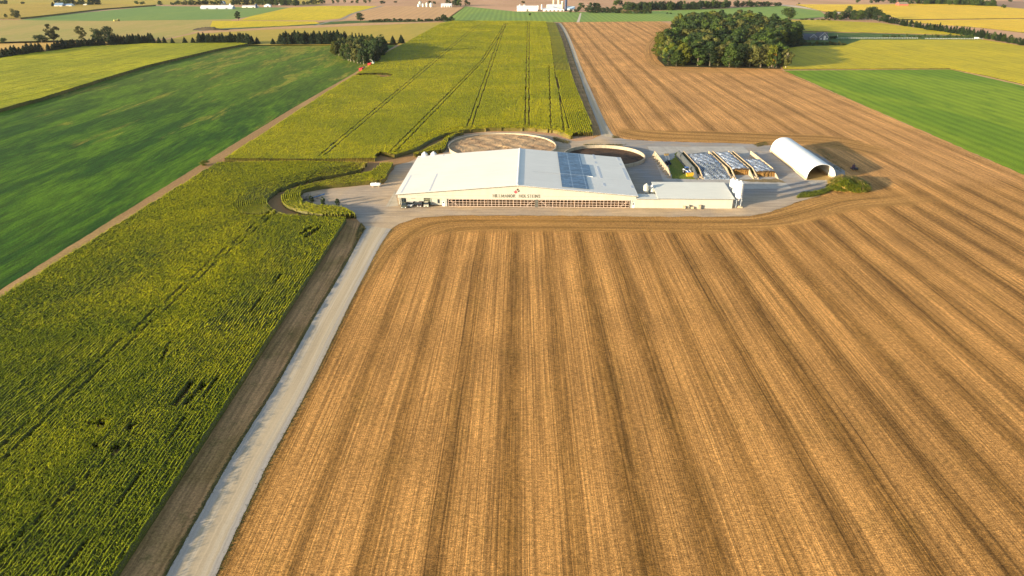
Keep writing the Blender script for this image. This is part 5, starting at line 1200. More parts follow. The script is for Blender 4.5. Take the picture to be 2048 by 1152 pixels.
def make_tree(p, h, key, colr, name, label, group=None, wide=1.0, parts=True, bark='bark', rz=None):
    s = h / 10.0; rz = tr_r.uniform(0, 6.28) if rz is None else rz
    if parts:
        e = empty(name, p, rz); e.scale = (s * wide, s * wide, s)
        for nm, i, mt_ in (('crown', 0, TM[colr]), ('trunk', 1, TM[bark])):
            o = bpy.data.objects.new(nm, mesh_with(key, i, mt_)); COL.objects.link(o); o.parent = e
    else:
        e = bpy.data.objects.new(name, single_mesh(key, TM[colr])); COL.objects.link(e); e.location = p; e.rotation_euler = (0, 0, rz); e.scale = (s * wide, s * wide, s)
    return tag(e, label, 'conifer' if key[:3] == 'fir' else 'tree', group)
def T(px, py, pyt, key, colr, label, name='broadleaf_tree', group=None, wide=None, wpx=None, parts=True, bark='bark'):
    p = G(px, py); h = max(2.5, topz(px, py, pyt))
    base = {'wood': 3.3, 'roun': 3.6, 'open': 3.2, 'tall': 2.2, 'fir0': 2.7, 'fir1': 2.7, 'fir2': 2.7}[key[:4]]
    if wpx: m_per = (G(px + 1, py) - p).length; wide = (wpx * m_per / 2) / (base * h / 10 * 1.05)
    return tree(p, h, key, colr, name, label, group, wide or 1.0, parts, bark)
# woodlot on the right
wood = px2([(1327, 132.5), (1450, 135), (1565, 137.5), (1560, 118), (1552, 100), (1606, 93), (1604, 82), (1588, 72), (1560, 62), (1530, 55), (1490, 50), (1440, 50), (1385, 53), (1352, 60), (1352, 68), (1372, 74), (1362, 80), (1335, 90), (1318, 102), (1318, 120)])
mn, mx = wood.min(0), wood.max(0); r = random.Random(21); placed = []; notch = px2([(1540, 132), (1620, 132), (1620, 95), (1562, 100), (1545, 112)])
yy = mn[1]; row = 0; FR_ = G(1450, 135).y
while yy < mx[1]:
    xx = mn[0] + (row % 2) * 4.6
    while xx < mx[0]:
        q = np.array([[xx + r.uniform(-2.2, 2.2), yy + r.uniform(-2.5, 2.5)]])
        if inside(wood, q)[0]: placed.append(tuple(q[0]))
        xx += 10.4
    yy += 10.0 + max(0, (yy - FR_)) * .024; row += 1
GW = 'trees of the woodlot right of the stubble field'
LBW = {'green': 'mid green broadleaf tree packed in the woodlot', 'dark': 'dark green broadleaf tree packed in the woodlot', 'olive': 'dull olive broadleaf tree packed in the woodlot', 'lime': 'light yellow green broadleaf tree packed in the woodlot'}
left_edge = min(p_[0] for p_ in placed)
for (x, y) in placed:
    f_ = r.random(); lf = (x - left_edge) < 35
    cl_ = 'lime' if f_ < (.22 if lf else .06) else 'olive' if f_ < (.36 if lf else .30) else 'dark' if f_ > (.88 if lf else .60) else 'green'
    hh = r.uniform(13, 22) if y < FR_ + 60 else r.uniform(13, 24)
    tree(Vector((x, y, 0)), hh, 'wood%d' % r.randrange(4), cl_, 'broadleaf_tree', LBW[cl_], GW, r.uniform(1.05, 1.5))
T(1538, 135.5, 88, 'round0', 'lime', 'tall yellow green tree at the right front corner of the woodlot', wpx=26)
T(1546, 136, 103, 'open0', 'orange', 'small tree with orange leaves at the right front corner of the woodlot', wpx=13)
T(1552, 136.5, 104, 'round1', 'dark', 'short dark tree beside the orange one at the woodlot corner', wpx=18)
T(1571, 137, 95, 'open1', 'olive', 'forked pale-trunked tree standing apart right of the woodlot', wpx=26, bark='pale')
for (x, y, t_, k_, c_, w_) in [(1590, 91, 76, 'wood1', 'olive', 16), (1599, 90, 79, 'round0', 'green', 14), (1607, 88.5, 79, 'wood2', 'dark', 13), (1596, 86, 70, 'wood0', 'dark', 18), (1586, 93, 82, 'round2', 'olive', 12)]: T(x, y, t_, k_, c_, 'lower tree trailing off the right end of the woodlot beside the house', group='low trees at the right end of the woodlot', wpx=w_)
T(1404, 74, 48, 'open0', 'orange', 'orange-leaved tree among the green crowns of the woodlot', wpx=16)
# clump beside the dirt track
cl = px2([(676, 112), (700, 127), (745, 131), (756, 124), (771, 108), (768, 98), (740, 94), (700, 96), (680, 102)]); mn, mx = cl.min(0), cl.max(0); r = random.Random(5)
yy = mn[1]; GC = 'trees of the clump beside the dirt track'
while yy < mx[1]:
    xx = mn[0] + r.uniform(0, 4)
    while xx < mx[0]:
        q = np.array([[xx + r.uniform(-1.5, 1.5), yy + r.uniform(-2, 2)]])
        if inside(cl, q)[0]:
            u_ = (q[0, 0] - mn[0]) / (mx[0] - mn[0]); cc = 'dark' if u_ > .72 or r.random() < .25 else ('olive' if r.random() < .6 else 'green')
            tree(Vector((q[0, 0], q[0, 1], 0)), r.uniform(12, 15.5), 'tall%d' % r.randrange(2) if r.random() < .4 else 'wood%d' % r.randrange(4), cc, 'broadleaf_tree',
                 {'dark': 'dark green tree in the clump beside the dirt track', 'olive': 'dusty olive tree in the clump beside the dirt track', 'green': 'mid green tree in the clump beside the dirt track'}[cc], GC, r.uniform(.9, 1.15), bark='pale')
        xx += 6.3
    yy += 7.0
T(671, 112, 82, 'round2', 'lime', 'yellow tinged tree at the left end of the clump', wpx=20)
T(760, 112, 68, 'round1', 'dark', 'big dark domed tree at the right end of the clump', wpx=34)
for i, x in enumerate((707, 714, 721, 727)): T(x, 100, 64 + 2 * (i % 2), 'fir%d' % (i % 3), 'needle', 'dark conifer rising behind the clump', 'conifer', 'conifers behind the clump', wpx=12)
# evergreen row
def base_y(x):
    xs = [6, 45, 83, 100, 145, 190, 230, 300, 515, 560, 810]; ys = [118, 112.5, 106.5, 104, 98, 94, 89.5, 87.8, 88.3, 88.5, 87.5]; return float(np.interp(x, xs, ys))
r = random.Random(31)
segs = [(10, 83, 10, 20), (98, 108, 2, 15), (112, 144, 5, 19), (150, 190, 6, 18), (198, 206, 2, 16), (222, 305, 15, 18), (318, 330, 2, 12), (346, 346, 1, 11), (371, 386, 2, 13), (400, 500, 20, 19), (506, 515, 2, 14), (546, 546, 1, 13), (563, 604, 8, 22), (606, 642, 7, 23), (650, 690, 7, 23)]
LBS = ['dark conifer in the left end of the evergreen row', 'dark conifer in the middle of the evergreen row', 'dark conifer in the right end of the evergreen row']
SEGL = ['at the far left frame edge', 'in the pair left of the ragged tall trees', 'below the bushy dark tree on the left', 'under the tallest ragged tree', 'in the pair under the dark round trees', 'in the block right of the dark round trees', 'in the first gap right of the left block', '', 'in the gap left of the long middle block', 'in the long block behind the tip of the corn field', 'in the pair at the right end of the long middle block', '', 'in the leftmost of three blocks left of the clump', 'in the middle of three blocks left of the clump', 'in the block touching the tree clump']
for sgi, (x0, x1, n, hp) in enumerate(segs):
    for i in range(n):
        x = x0 + (x1 - x0) * (i / max(1, n - 1)) + r.uniform(-1, 1); y = base_y(x) + r.uniform(-.6, .4)
        lb = 'dark conifer ' + SEGL[sgi]
        if n == 1: lb = 'lone small dark conifer in a gap of the evergreen row at the ' + ('left' if x < 400 else 'middle')
        T(x, y, y - hp * r.uniform(.95, 1.3), 'fir%d' % r.randrange(3), 'needle', lb, 'conifer', None if n == 1 else 'evergreen row across the left background', wpx=hp * .85)
T(786, 87.3, 71, 'fir0', 'needle', 'lone dark conifer right of the clump, smaller of two', 'conifer', wpx=12)
T(803, 86.5, 69, 'fir1', 'needle', 'lone dark conifer at the corner of the large corn field', 'conifer', wpx=14)
singles = [(108, 83, 45, 28, 'open1', 'olive', 'tall ragged olive tree behind the evergreen row, leftmost of the tall ones'), (165, 84, 51, 20, 'open0', 'olive', 'narrow ragged tree behind the evergreen row'),
           (84, 85, 69, 29, 'round0', 'dark', 'low wide dark bushy tree behind the evergreen row'), (197, 86, 55, 26, 'round1', 'dark', 'dark round tree, left of a pair behind the evergreens'),
           (218, 87, 52, 27, 'round2', 'dark', 'dark round tree, right of a pair behind the evergreens'), (8, 87, 75, 13, 'round0', 'green', 'small green tree at the left frame edge'),
           (32, 38.5, 16, 18, 'round1', 'olive', 'tall tree at the corner of the gold corn field'), (13, 38, 27, 7, 'open0', 'green', 'thin small tree left of the tall field corner tree'),
           (477, 41, 22, 13, 'tall0', 'dark', 'lone dark leaning tree in the far yellow field'), (721, 41.5, 25, 19, 'round2', 'dark', 'lone round dark tree at the edge of the pink stubble'),
           (1577, 39, 14, 30, 'round0', 'green', 'big spreading tree behind the woodlot'), (1546, 39, 26, 8, 'open0', 'green', 'small thin tree behind the woodlot'),
           (46, 9.5, 3, 8, 'round0', 'dark', 'small dark tree on the far left field edge'), (274, 9.7, 1, 9, 'round0', 'green', 'left of two small round trees on the far field edge'),
           (286, 10, 2, 11, 'round1', 'green', 'right of two small round trees on the far field edge'), (321, 10.5, 1, 12, 'round2', 'green', 'lone round tree left of the far tree belt'),
           (765, 8, 1, 12, 'round0', 'dark', 'small round dark tree by the far stubble field'), (791, 6, 2, 9, 'open0', 'dark', 'small umbrella shaped tree by the far stubble field'),
           (1060, 31, 26, 6, 'round0', 'dark', 'small bush in the pale green field below the far white barns'), (1046, 7, 1.5, 9, 'round1', 'olive', 'small tree above the far white barn'),
           (1715, 6, -3, 10, 'round0', 'green', 'small tree at the top edge above the golden field'), (1598, 9, 5, 4, 'round0', 'dark', 'tiny tree on the far field edge right'),
           (2006, 17, 8, 9, 'round1', 'green', 'small tree in the brown field at upper right'), (2020, 4, -6, 10, 'round2', 'green', 'tree at the top right corner')]
for (x, y, t_, w_, k_, c_, lb) in singles: T(x, y, t_, k_, c_, lb, wpx=w_, parts=(y > 30))
# belts: x0,y0,x1,y1,count,height px,width px,keys,colours,label
r = random.Random(77)
def belt(x0, y0, x1, y1, n, hp, wp, keys, cols, label, dy=.6, parts=False, group=None, name='broadleaf_tree', rows=1):
    for k in range(rows):
        for i in range(n):
            u_ = (i + r.uniform(-.3, .3)) / max(1, n - 1); x = x0 + (x1 - x0) * u_; y = y0 + (y1 - y0) * u_ + r.uniform(-dy, dy) - k * .9
            key = r.choice(keys); T(x, y, y - hp * r.uniform(.75, 1.2), key, r.choice(cols), label, 'conifer' if key[:3] == 'fir' else name, group or label.replace('tree', 'trees', 1), wpx=wp * r.uniform(.8, 1.2), parts=parts)
RD = ['round0', 'round1', 'round2', 'wood0', 'wood1', 'wood2']; FI = ['fir0', 'fir1', 'fir2']; GD = ['green', 'dark', 'dark']
belt(0, 9.5, 14, 9.5, 3, 11, 9, RD, ['dark'], 'dark tree at the top left corner')
belt(107, 15, 107, 15, 1, 14, 9, ['fir0'], ['needle'], 'conifer left of the pale blue farm house')
belt(118, 11, 165, 12, 8, 14, 12, RD, GD, 'tree behind the pale blue farm house'); belt(178, 11.5, 200, 11.5, 5, 15, 11, RD, ['dark'], 'dark tree right of the pale blue farm house')
belt(342, 10.5, 348, 10.5, 2, 6, 5, RD, ['dark'], 'small dark tree at the left end of the far belt'); belt(353, 10, 440, 9.5, 15, 9, 10, RD, GD, 'tree in the belt behind the long white shed')
belt(450, 8, 455, 8, 1, 7, 6, RD, GD, 'tree beside the far blue house'); belt(465, 10, 515, 9, 10, 11, 9, RD, ['dark'], 'dark tree right of the long white shed')
belt(518, 10, 595, 12, 12, 14, 11, RD, ['green', 'green', 'dark'], 'tree round the far left farmstead', rows=2); belt(598, 10, 648, 8, 7, 10, 9, RD, GD, 'tree at the right end of the far left farmstead')
belt(665, 7.5, 740, 6.5, 7, 8, 7, ['round0', 'open0', 'round1'], ['green', 'olive'], 'small roadside tree in the line above the yellow field')
belt(740, 44, 770, 43.5, 6, 5, 9, RD, GD, 'low hedgerow tree left part', name='hedge_shrub'); belt(772, 43, 880, 43, 16, 6, 9, RD, GD, 'low hedgerow tree between stubble and corn', name='hedge_shrub', parts=False)
belt(878, 43, 902, 43, 4, 13, 12, RD, ['dark'], 'taller dark tree at the right end of the hedgerow'); belt(892, 43, 893, 43, 1, 17, 6, ['tall0'], ['dark'], 'slim tallest tree at the right end of the hedgerow')
belt(898, 12.5, 916, 12.5, 3, 15, 12, RD, ['dark'], 'dark tree beside the far small white barn'); belt(920, 12.5, 930, 12.5, 2, 15, 10, RD, ['green'], 'green tree right of the far small white barn'); belt(938, 11, 938, 11, 1, 8, 7, RD, ['dark'], 'single small tree at the edge of the pale green field')
belt(860, 8, 871, 9.5, 2, 7, 7, RD, ['dark'], 'small tree beside the far grain bins')
belt(1140, 25, 1140, 25, 1, 6, 9, RD, ['green'], 'bush in front of the far dairy farm'); belt(1152, 25, 1158, 24, 2, 10, 9, RD, GD, 'tree in front of the far farm house'); belt(1163, 18, 1165, 18, 1, 15, 17, RD, ['green'], 'round tree beside the far silos')
belt(1172, 26, 1240, 26, 11, 12, 13, RD, GD, 'tree in the far belt right of the silos'); belt(1180, 20, 1196, 20, 3, 13, 13, RD, ['dark'], 'dark tree behind the far farm house')
belt(1250, 21, 1400, 19, 24, 15, 12, RD + FI, ['dark', 'dark', 'needle', 'green'], 'tree in the far dark wood', rows=3)
belt(1230, 12, 1240, 12, 3, 14, 12, RD, GD, 'tree left of the far dark wood'); belt(1248, 27, 1300, 27, 9, 8, 10, RD, ['green', 'olive', 'dark'], 'bush along the front of the far dark wood', name='hedge_shrub')
belt(1400, 17, 1455, 16, 11, 14, 12, RD, ['green', 'green', 'dark'], 'tree at the right end of the far wood', rows=2); belt(1470, 14, 1498, 14, 5, 14, 11, RD, ['dark'], 'dark tree right of the far wood')
belt(1500, 14, 1555, 12.5, 9, 10, 12, RD, GD, 'tree in the belt beside the country lane'); belt(1335, 28, 1340, 28, 2, 3, 6, RD, ['dark'], 'small bush in the pale green field', name='hedge_shrub'); belt(1376, 30, 1412, 30, 6, 5, 7, RD, GD, 'bush behind the woodlot', name='hedge_shrub')
belt(1655, 40, 1690, 40, 5, 19, 14, RD, GD, 'tree in the left part of the hedgerow behind the house', parts=True); belt(1694, 39, 1745, 41, 8, 24, 17, RD, ['green', 'dark'], 'tall tree in the hedgerow behind the house', parts=True)
belt(1757, 44, 1766, 45, 2, 27, 20, RD, ['dark'], 'big round dark tree at the end of the hedgerow', parts=True); belt(1600, 40, 1655, 41, 6, 4, 9, RD, ['olive', 'green'], 'scrubby bush in the hedgerow behind the woodlot', name='hedge_shrub')
belt(1775, 46, 1850, 59, 15, 13, 9, FI + ['wood0', 'round0'], ['dark', 'needle', 'green'], 'dark tree in the left part of the long right tree row', parts=True)
belt(1852, 60, 1972, 77, 24, 17, 10, FI + ['wood1'], ['dark', 'needle'], 'dark tree in the middle of the long right tree row', parts=True)
belt(1974, 78, 2070, 95, 18, 15, 11, FI + ['wood2'], ['dark', 'needle', 'green'], 'dark tree in the right part of the long right tree row', parts=True)
belt(1768, 75.5, 1950, 76, 26, 7, 6, ['open0', 'open1'], ['green'], 'sapling in the row beside the driveway', name='sapling', parts=True, dy=1.2)
belt(1600, 91, 1690, 90, 15, 7, 9, RD, ['green', 'olive', 'lime'], 'garden shrub in front of the blue-grey house', name='garden_shrub', parts=True, dy=1.2)
belt(1655, 78, 1672, 78, 4, 6, 7, RD, ['dark'], 'dark shrub right of the blue-grey house', name='garden_shrub')
belt(1740, 6, 1778, 5, 5, 12, 10, RD, GD, 'tree above the golden field left of the red barn'); belt(1782, 8, 1850, 9, 10, 13, 11, RD, ['dark', 'green'], 'tree beside the far red barn')
belt(1850, 8, 1988, 13.5, 24, 14, 10, RD + FI, ['dark', 'green'], 'tree in the far wood above the golden field', rows=2)
T(409, 331, 322, 'round0', 'lime', 'small yellow green bush at the junction of dirt track and corn', 'field_bush', wpx=20)
# small young trees on the yard
for (x, y, t_, lb) in [(624, 410, 391, 'smallest young tree on the gravel, leftmost of three'), (647, 412, 392, 'middle young tree of three on the gravel'), (676, 414, 396.5, 'rightmost young tree of three on the gravel')]:
    T(x, y, t_, 'open%d' % (x % 2), 'dark', lb, 'young_tree', wpx=11)
# dead sticks and brush pile beside the young trees
bpile = thing('brush_pile', 'tangle of dark branches behind the smallest young tree', 'brush pile', loc(616, 400)); r = random.Random(6); b = MB()
for i in range(60):
    a = r.uniform(0, 3.14); x, y = r.gauss(0, 2.2), r.gauss(0, 2.5); l = r.uniform(.6, 2.2); b.tube((x - math.cos(a) * l, y - math.sin(a) * l, .1), (x + math.cos(a) * l, y + math.sin(a) * l, r.uniform(.1, 1.2)), .06, n=4)
b.build('branches', [P('dead_wood', (.10, .085, .065, 1), .9)], bpile)
# ------------------------------------------------------------------ far buildings
def gable(name, label, cat, px, py, wpx, hpy, depth, rz=0.0, wall=None, roofm=None, ridge='x', rise=.4, doors=0):
    """front-left-bottom corner of the wall stands at (px,py); width and wall height given in photo pixels"""
    p = G(px, py); w = (G(px + wpx, py) - p).length; h = topz(px, py, py - hpy); t = thing(name, label, cat, p, rz)
    b = MB(); w1, rm = wall or M_whitep, roofm or M_whitep
    if ridge == 'x':
        Mx = Matrix(((0, 1, 0, 0), (1, 0, 0, 0), (0, 0, 1, 0), (0, 0, 0, 1))); hr = h + depth / 2 * rise
        b.prism([(0, 0), (depth, 0), (depth, h), (depth / 2, hr), (0, h)], 0, w, 0, Mx); b.build('wall', [w1], t)
        rr_ = MB(); rr_.prism([(-.5, h - .1), (depth / 2, hr + .05), (depth / 2, hr + .25), (-.5, h + .12)], -.4, w + .4, 0, Mx); rr_.prism([(depth / 2 + .003, hr + .05), (depth + .5, h - .1), (depth + .5, h + .12), (depth / 2 + .003, hr + .25)], -.4, w + .4, 0, Mx); rr_.build('roof', [rm], t)
    else:
        hr = h + w / 2 * rise; b.prism([(0, 0), (w, 0), (w, h), (w / 2, hr), (0, h)], 0, depth); b.build('wall', [w1], t)
        rr_ = MB(); rr_.prism([(-.5, h - .1), (w / 2, hr + .05), (w / 2, hr + .25), (-.5, h + .12)], -.5, depth + .5); rr_.prism([(w / 2 + .003, hr + .05), (w + .5, h - .1), (w + .5, h + .12), (w / 2 + .003, hr + .25)], -.5, depth + .5); rr_.build('roof', [rm], t)
    for i in range(doors):
        x = w * (i + .6) / (doors + .3); MB().box(x, x + min(4, w / (doors * 2)), -.08, -.003, 0, h * .75).build('door', [M_trim], t)
    return t
BLU = P('blue_grey_roof', (.16, .24, .36, 1), .6); GRY = P('shingle_grey', (.10, .11, .14, 1), .8); OFFW = P('off_white', (.62, .58, .50, 1), .7)
gable('farm_house', 'pale farm house with blue-grey roofs among dark trees at upper left', 'house', 109, 15, 16, 4, 14, 0, OFFW, BLU, 'x', .7, 1); gable('farm_shed', 'cream and blue shed right beside the pale farm house', 'shed', 127, 14.8, 17, 4, 12, 0, OFFW, BLU, 'x', .5, 1)
gable('small_shed', 'tiny pinkish shed right of the blue-roofed farm', 'shed', 167, 12.5, 6, 2.5, 8, 0, OFFW, OFFW)
gable('long_shed', 'very long white shed in the far green meadow', 'shed', 401, 18.3, 64, 3.0, 16, 0, P('pale_blue_wall', (.30, .36, .44, 1), .6), M_whitep, 'x', .5, 3)
gable('far_house', 'small blue house above the long white shed', 'house', 441, 9, 8, 5, 9, 0, BLU, GRY, 'y', .5, 1)
bin_obj('far_silo', 'stubby white silo at the right end of the long white shed', 'silo', loc(461, 11.5), 2.4, topz(461, 11.5, 7), M_whitep, rings=False, cone=1.5)
gable('low_barn', 'low pale barn right of the long white shed', 'barn', 484, 15.5, 30, 2, 14, 0, OFFW, P('pale_roof', (.55, .56, .6, 1), .6), 'x', .3, 2); bin_obj('far_silo', 'dark blue silo at the right end of the low pale barn', 'silo', loc(513, 16), 2.3, topz(513, 16, 7.5), P('dark_blue_silo', (.03, .05, .11, 1), .4), rings=False)
gable('small_house', 'white gabled cottage with dark doorway at the far left farmstead', 'house', 528, 14, 13, 3, 9, 0, M_whitep, M_whitep, 'y', .4, 1); gable('small_house', 'smaller white gabled shed half hidden by trees', 'shed', 556, 10.5, 6, 2.5, 8, 0, M_whitep, M_whitep, 'y', .6)
for x, y, t_, r_, lb in [(837.5, 13.8, 7, 2.9, 'galvanised grain bin at the left end of the far bin row'), (840.5, 11, 2, 3.4, 'tallest galvanised grain bin, behind the left end of the row'), (846.5, 13.8, 6.5, 2.8, 'galvanised grain bin second in the far row'), (854, 13.8, 4.5, 2.6, 'galvanised grain bin third in the far row'), (862.5, 14, 5, 3.4, 'galvanised grain bin at the right end of the far row')]:
    bin_obj('grain_bin', lb, 'grain bin', loc(x, y), r_, topz(x, y, t_), M_galv, rings=False, cone=2.0, group='grain bins at the far stubble field')
gable('white_barn', 'white barn with dark openings beside the far grain bins', 'barn', 882, 14.5, 21, 4.5, 22, 0, M_whitep, M_whitep, 'x', .25, 4)
gable('white_shed', 'long white shed left of the far dairy farm', 'shed', 1034, 22.5, 41, 5.5, 26, 0, M_whitep, M_whitep, 'x', .35, 1)
for x, lb in ((1040, 'small silver bin behind the long white shed, left'), (1049, 'small silver bin behind the long white shed, right')): bin_obj('grain_bin', lb, 'grain bin', loc(x, 15), 3.0, topz(x, 15, 8.5), M_galv, rings=False, cone=2)
bin_obj('feed_bin', 'white bin between the two far white barns', 'feed bin', loc(1076, 19), 1.9, topz(1076, 19, 10.5), M_whitep, rings=False, cone=1.5); bin_obj('feed_bin', 'slim white bin left of the broad white barn', 'feed bin', loc(1083.5, 19), 1.7, topz(1083, 19, 8.5), M_whitep, rings=False, cone=1.2)
gable('white_barn', 'broad low white barn with arched dark doors at the far dairy farm', 'barn', 1086, 22.5, 42, 3.2, 40, 0, M_whitep, M_whitep, 'y', .16, 5); gable('rear_barn', 'pale grey roofed barn just below the beige silos', 'barn', 1094, 17, 32, 3, 26, 0, OFFW, P('pale_roof', (.55, .56, .6, 1), .6), 'x', .35)
gable('blue_shed', 'small blue-roofed shed right of the dark blue silo', 'shed', 1134, 21.5, 14, 3.5, 22, -.15, OFFW, P('sky_blue_roof', (.35, .48, .60, 1), .6), 'x', .4, 1)
def silo(label, px, py, pyt, r_, mat, dome=True):
    t = thing('tower_silo', label, 'silo', G(px, py)); h = topz(px, py, pyt); n = 10
    MB().lathe([(r_, h * i / n + d) for i in range(n) for d in (0, .05)] + [(r_, h)], 20).build('silo_wall', [mat], t, True); MB().lathe([(r_ * 1.03 * math.cos(a), h + r_ * .8 * math.sin(a)) for a in [0, .3, .6, .9, 1.2, 1.5]], 20).build('dome', [M_whitep if dome else mat], t, True)
BEI = P('beige_silo', (.50, .42, .30, 1), .7)
silo('beige concrete tower silo, leftmost at the far dairy farm', 1107.5, 13, -9, 2.6, BEI); silo('beige concrete tower silo between the others', 1117.5, 14, -9, 3.3, BEI)
silo('shorter beige tower silo with a white dome in front of the far barns', 1124.3, 21.5, 4, 2.3, BEI); silo('tall dark blue tower silo at the far dairy farm', 1131.5, 22, -9, 2.5, P('dark_blue_silo', (.03, .05, .11, 1), .4), False)
gable('farm_house', 'house with a brownish roof among trees right of the far silos', 'house', 1175, 13, 9, 3, 12, 0, OFFW, P('brown_roof', (.22, .13, .10, 1), .8), 'x', .6, 1)
gable('white_shed', 'small long white shed in front of the far dark wood', 'shed', 1390, 17, 14, 1.8, 9, 0, M_whitep, M_whitep, 'x', .3); gable('small_house', 'pale blue house half hidden in the far wood', 'house', 1413, 15.5, 10, 3.5, 10, 0, OFFW, BLU, 'x', .6)
gable('red_barn', 'red-ended barn with a brown roof above the golden field', 'barn', 1798, 12.2, 18, 4, 16, 0, P('barn_red', (.50, .10, .08, 1), .8), P('brown_shingles', (.20, .17, .12, 1), .8), 'x', .5)
# blue-grey house with white trimmed gables
hp = G(1600, 80); hz_w = (G(1655, 80) - hp).length; hs = thing('country_house', 'blue-grey house with white trimmed gables right of the woodlot', 'house', hp); HB = P('blue_siding', (.13, .15, .20, 1), .7); m1 = hz_w / 55
Mx = Matrix(((0, 1, 0, 0), (1, 0, 0, 0), (0, 0, 1, 0), (0, 0, 0, 1)))
MB().box(0, 55 * m1, 0, 10, 0, 3.4).build('wall', [HB], hs); MB().prism([(-.6, 3.3), (5, 7.2), (10.6, 3.3)], -.5, 34 * m1, 0, Mx).build('roof', [GRY], hs)
MB().prism([(-.6, 3.35), (5, 8.6), (10.6, 3.35)], 34 * m1 + .01, 55 * m1 + .5, 0, Mx).build('roof', [GRY], hs)
for (x0, x1, y0, zt, wm) in ((17, 31, -3.0, 6.6, HB), (35, 54, -3.5, 8.8, HB)):
    xa, xb = x0 * m1, x1 * m1; xm = (xa + xb) / 2; g_ = MB(); g_.prism([(xa + .4, 0), (xb - .4, 0), (xb - .4, 3.4), (xm, zt - .4), (xa + .4, 3.4)], y0, 3); gw_ = g_.build('gable_wing', [wm], hs)
    for s_ in ((xa - .2, xm), (xb + .2, xm)):
        e = MB(); th_ = .35; e.prism([(s_[0], 3.0), (s_[1], zt), (s_[1], zt + th_), (s_[0], 3.0 + th_)] if s_[0] < s_[1] else [(s_[1], zt), (s_[0], 3.0), (s_[0], 3.0 + th_), (s_[1], zt + th_)], y0 - .5, y0 - .15); e.build('barge_board', [M_whitep], gw_)
        e = MB(); e.prism([(s_[0], 3.1), (s_[1], zt + .1), (s_[1], zt + .4), (s_[0], 3.4)] if s_[0] < s_[1] else [(s_[1], zt + .1), (s_[0], 3.1), (s_[0], 3.4), (s_[1], zt + .4)], y0 - .14, 4.5); e.build('wing_roof', [GRY], gw_)
MB().box(44 * m1, 48 * m1, -3.9, -3.503, .2, 5.2).build('white_bay', [M_whitep], hs)
for x in (38, 50): MB().box(x * m1, (x + 2.4) * m1, -3.6, -3.503, 1, 2.4).build('window', [M_whitep], hs)
MB().box(20 * m1, 27 * m1, -3.1, -3.003, 0, 2.6).build('garage_door', [M_trim], hs); MB().box(3 * m1, 5 * m1, -.6, .6, 0, 6.2).build('chimney', [OFFW], hs)
# white rail fences
for (a, b, lb) in [((1662, 77.5), (1835, 77.5), 'white rail fence along the driveway right of the house'), ((1850, 78.5), (1965, 78.8), 'thin white rail fence between saplings and the yellow field')]:
    p, q = G(*a), G(*b); t = thing('rail_fence', lb, 'fence', p, math.atan2(q.y - p.y, q.x - p.x)); L = (q - p).length
    for z in (.6, 1.15): MB().box(0, L, -.04, .04, z, z + .11).build('rail', [M_whitep], t)
    n_ = int(L / 3.2)
    for i in range(n_ + 1): MB().box(L * i / n_ - .09, L * i / n_ + .09, -.16, -.065, 0, 1.5).build('post', [M_whitep], t)
fp = thing('flag_pole', 'short white post beside the fence right of the house', 'post', loc(1674, 77)); MB().tube((0, 0, 0), (0, 0, 4.5), .28, .2, 8).build('pole', [M_whitep], fp)
wv = thing('white_van', 'small white vehicle at the end of the driveway under the tree row', 'van', loc(1953, 78)); MB().prism([(-2.6, .5), (2.6, .5), (2.6, 1.6), (1.6, 2.2), (-2.6, 2.2)], -1, 1).build('body', [M_whitep], wv)
for x in (-1.7, 1.7):
    for y in (-1, 1): wheel_m = Matrix.Translation((x, y, .4)) @ Matrix.Rotation(math.pi / 2, 4, 'X'); MB().lathe([(.01, -.12), (.4, -.12), (.4, .12), (.01, .12)], 10, 0, wheel_m).build('wheel', [M_black], wv)
# dark earth heap by the pond
eh = thing('earth_heap', 'long dark earth heap in the far tan meadow', 'heap', loc(424, 60)); r = random.Random(3); b = MB(); n = 30; vs = []
sc_ = (G(460, 60) - G(424, 60)).length
for i in range(n + 1):
    u_ = i / n * 2 - 1; h_ = (max(0, 1 - (u_ + .1) ** 2)) ** .7 * (4.2 if u_ < .25 else 2.6) * (1 + r.uniform(-.1, .1))
    for (y, z) in ((-6, 0), (-2.5, .8), (0, 1), (3, .7), (7, 0)): vs.append((u_ * sc_, y, z * h_))
b.add(vs, [(i * 5 + k, (i + 1) * 5 + k, (i + 1) * 5 + k + 1, i * 5 + k + 1) for i in range(n) for k in range(4)]); b.build('heap_earth', [flat_field('dark_earth', C(70, 66, 58), C(92, 82, 66))], eh, True)
sheet('heap_gravel', [(392, 60.5), (470, 57.5), (500, 55.5), (470, 56), (430, 59), (400, 61.8)], .1, P('grey_lane', C(150, 152, 140), .95))

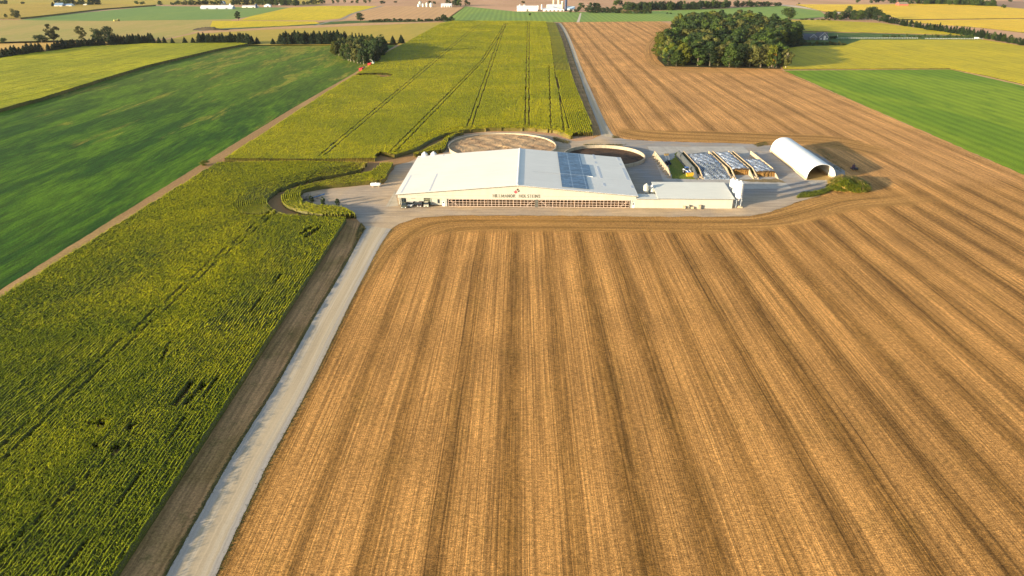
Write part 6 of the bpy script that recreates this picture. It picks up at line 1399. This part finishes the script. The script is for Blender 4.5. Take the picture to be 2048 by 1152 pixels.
# ------------------------------------------------------------------ place the trees: the 290 broadleaf trees that show largest as objects, the rest as one mass
bro = [t for t in TREES if t[4] == 'broadleaf_tree']; oth = [t for t in TREES if t[4] != 'broadleaf_tree']
def score(t): 
    k = t[1] * t[7] / max(50, t[0].y)
    if t[6] is None: k += 10
    if t[6] == GW and t[0].y > FR_ + 60 and not t[0].x - left_edge < 16: k *= .3          # deep inside the wood only crown tops show
    return -k
bro.sort(key=score); keep_, rest = bro[:290], bro[290:]
def third(x, y):
    """where in the woodlot a tree stands"""
    q = (x - left_edge) / max(1, (max(p_[0] for p_ in placed) - left_edge)); return 'left' if q < .33 else 'middle' if q < .66 else 'right'
for t in keep_ + oth:
    t = list(t)
    if t[6] == GW: t[5] = t[5].replace('packed in the woodlot', 'in the %s %s of the woodlot' % ('front' if t[0].y < FR_ + 26 else 'inner', third(t[0].x, t[0].y)))
    if t[6] == GC:
        u_, v_ = (t[0].x - cl[:, 0].min()) / np.ptp(cl[:, 0]), (t[0].y - cl[:, 1].min()) / np.ptp(cl[:, 1])
        t[5] = t[5].replace('tree in the clump', 'tree at the %s %s of the clump' % ('near' if v_ < .33 else 'far' if v_ > .66 else 'inner', 'left' if u_ < .33 else 'right' if u_ > .66 else 'middle'))
    make_tree(*t)
SM = {}
def small_proto(key):
    if key not in SM:
        me = PROTO[key][0]; v = np.array([tuple(a.co) for a in me.vertices]).reshape(-1, 4, 3)[::3]; c0 = v.mean(1, keepdims=True); SM[key] = c0 + (v - c0) * 1.6
    return SM[key]
cols_ = sorted({t[3] for t in rest}); V_, M_ = [], []
for t in rest:
    v = small_proto(t[2]); s_ = t[1] / 10; c_, n_ = math.cos(t[10]), math.sin(t[10]); w_ = s_ * t[7]
    o_ = np.empty_like(v); o_[..., 0] = (v[..., 0] * c_ - v[..., 1] * n_) * w_ + t[0].x; o_[..., 1] = (v[..., 0] * n_ + v[..., 1] * c_) * w_ + t[0].y; o_[..., 2] = v[..., 2] * s_
    V_.append(o_.reshape(-1, 3)); M_.append(np.full(len(v), cols_.index(t[3])))
V_ = np.concatenate(V_); tag(mesh_np('distant_trees', V_, np.arange(len(V_)).reshape(-1, 4), [TM[c_] for c_ in cols_], None, np.concatenate(M_)), 'inner woodlot crowns and far tree belts', 'trees', None, 'stuff')

hm = bpy.data.materials.new('haze'); hm.use_nodes = True; hn = hm.node_tree.nodes; hn.remove(hn['Principled BSDF']); pv = hn.new('ShaderNodeVolumePrincipled')
pv.inputs['Color'].default_value = (.86, .92, 1.0, 1); pv.inputs['Density'].default_value = .00002; pv.inputs['Anisotropy'].default_value = .2
hm.node_tree.links.new(pv.outputs[0], hn['Material Output'].inputs['Volume'])
tag(MB().box(-7000, 7000, -400, 9500, -1.2, 130).build('haze', [hm]), 'thin summer haze', None, None, 'stuff')
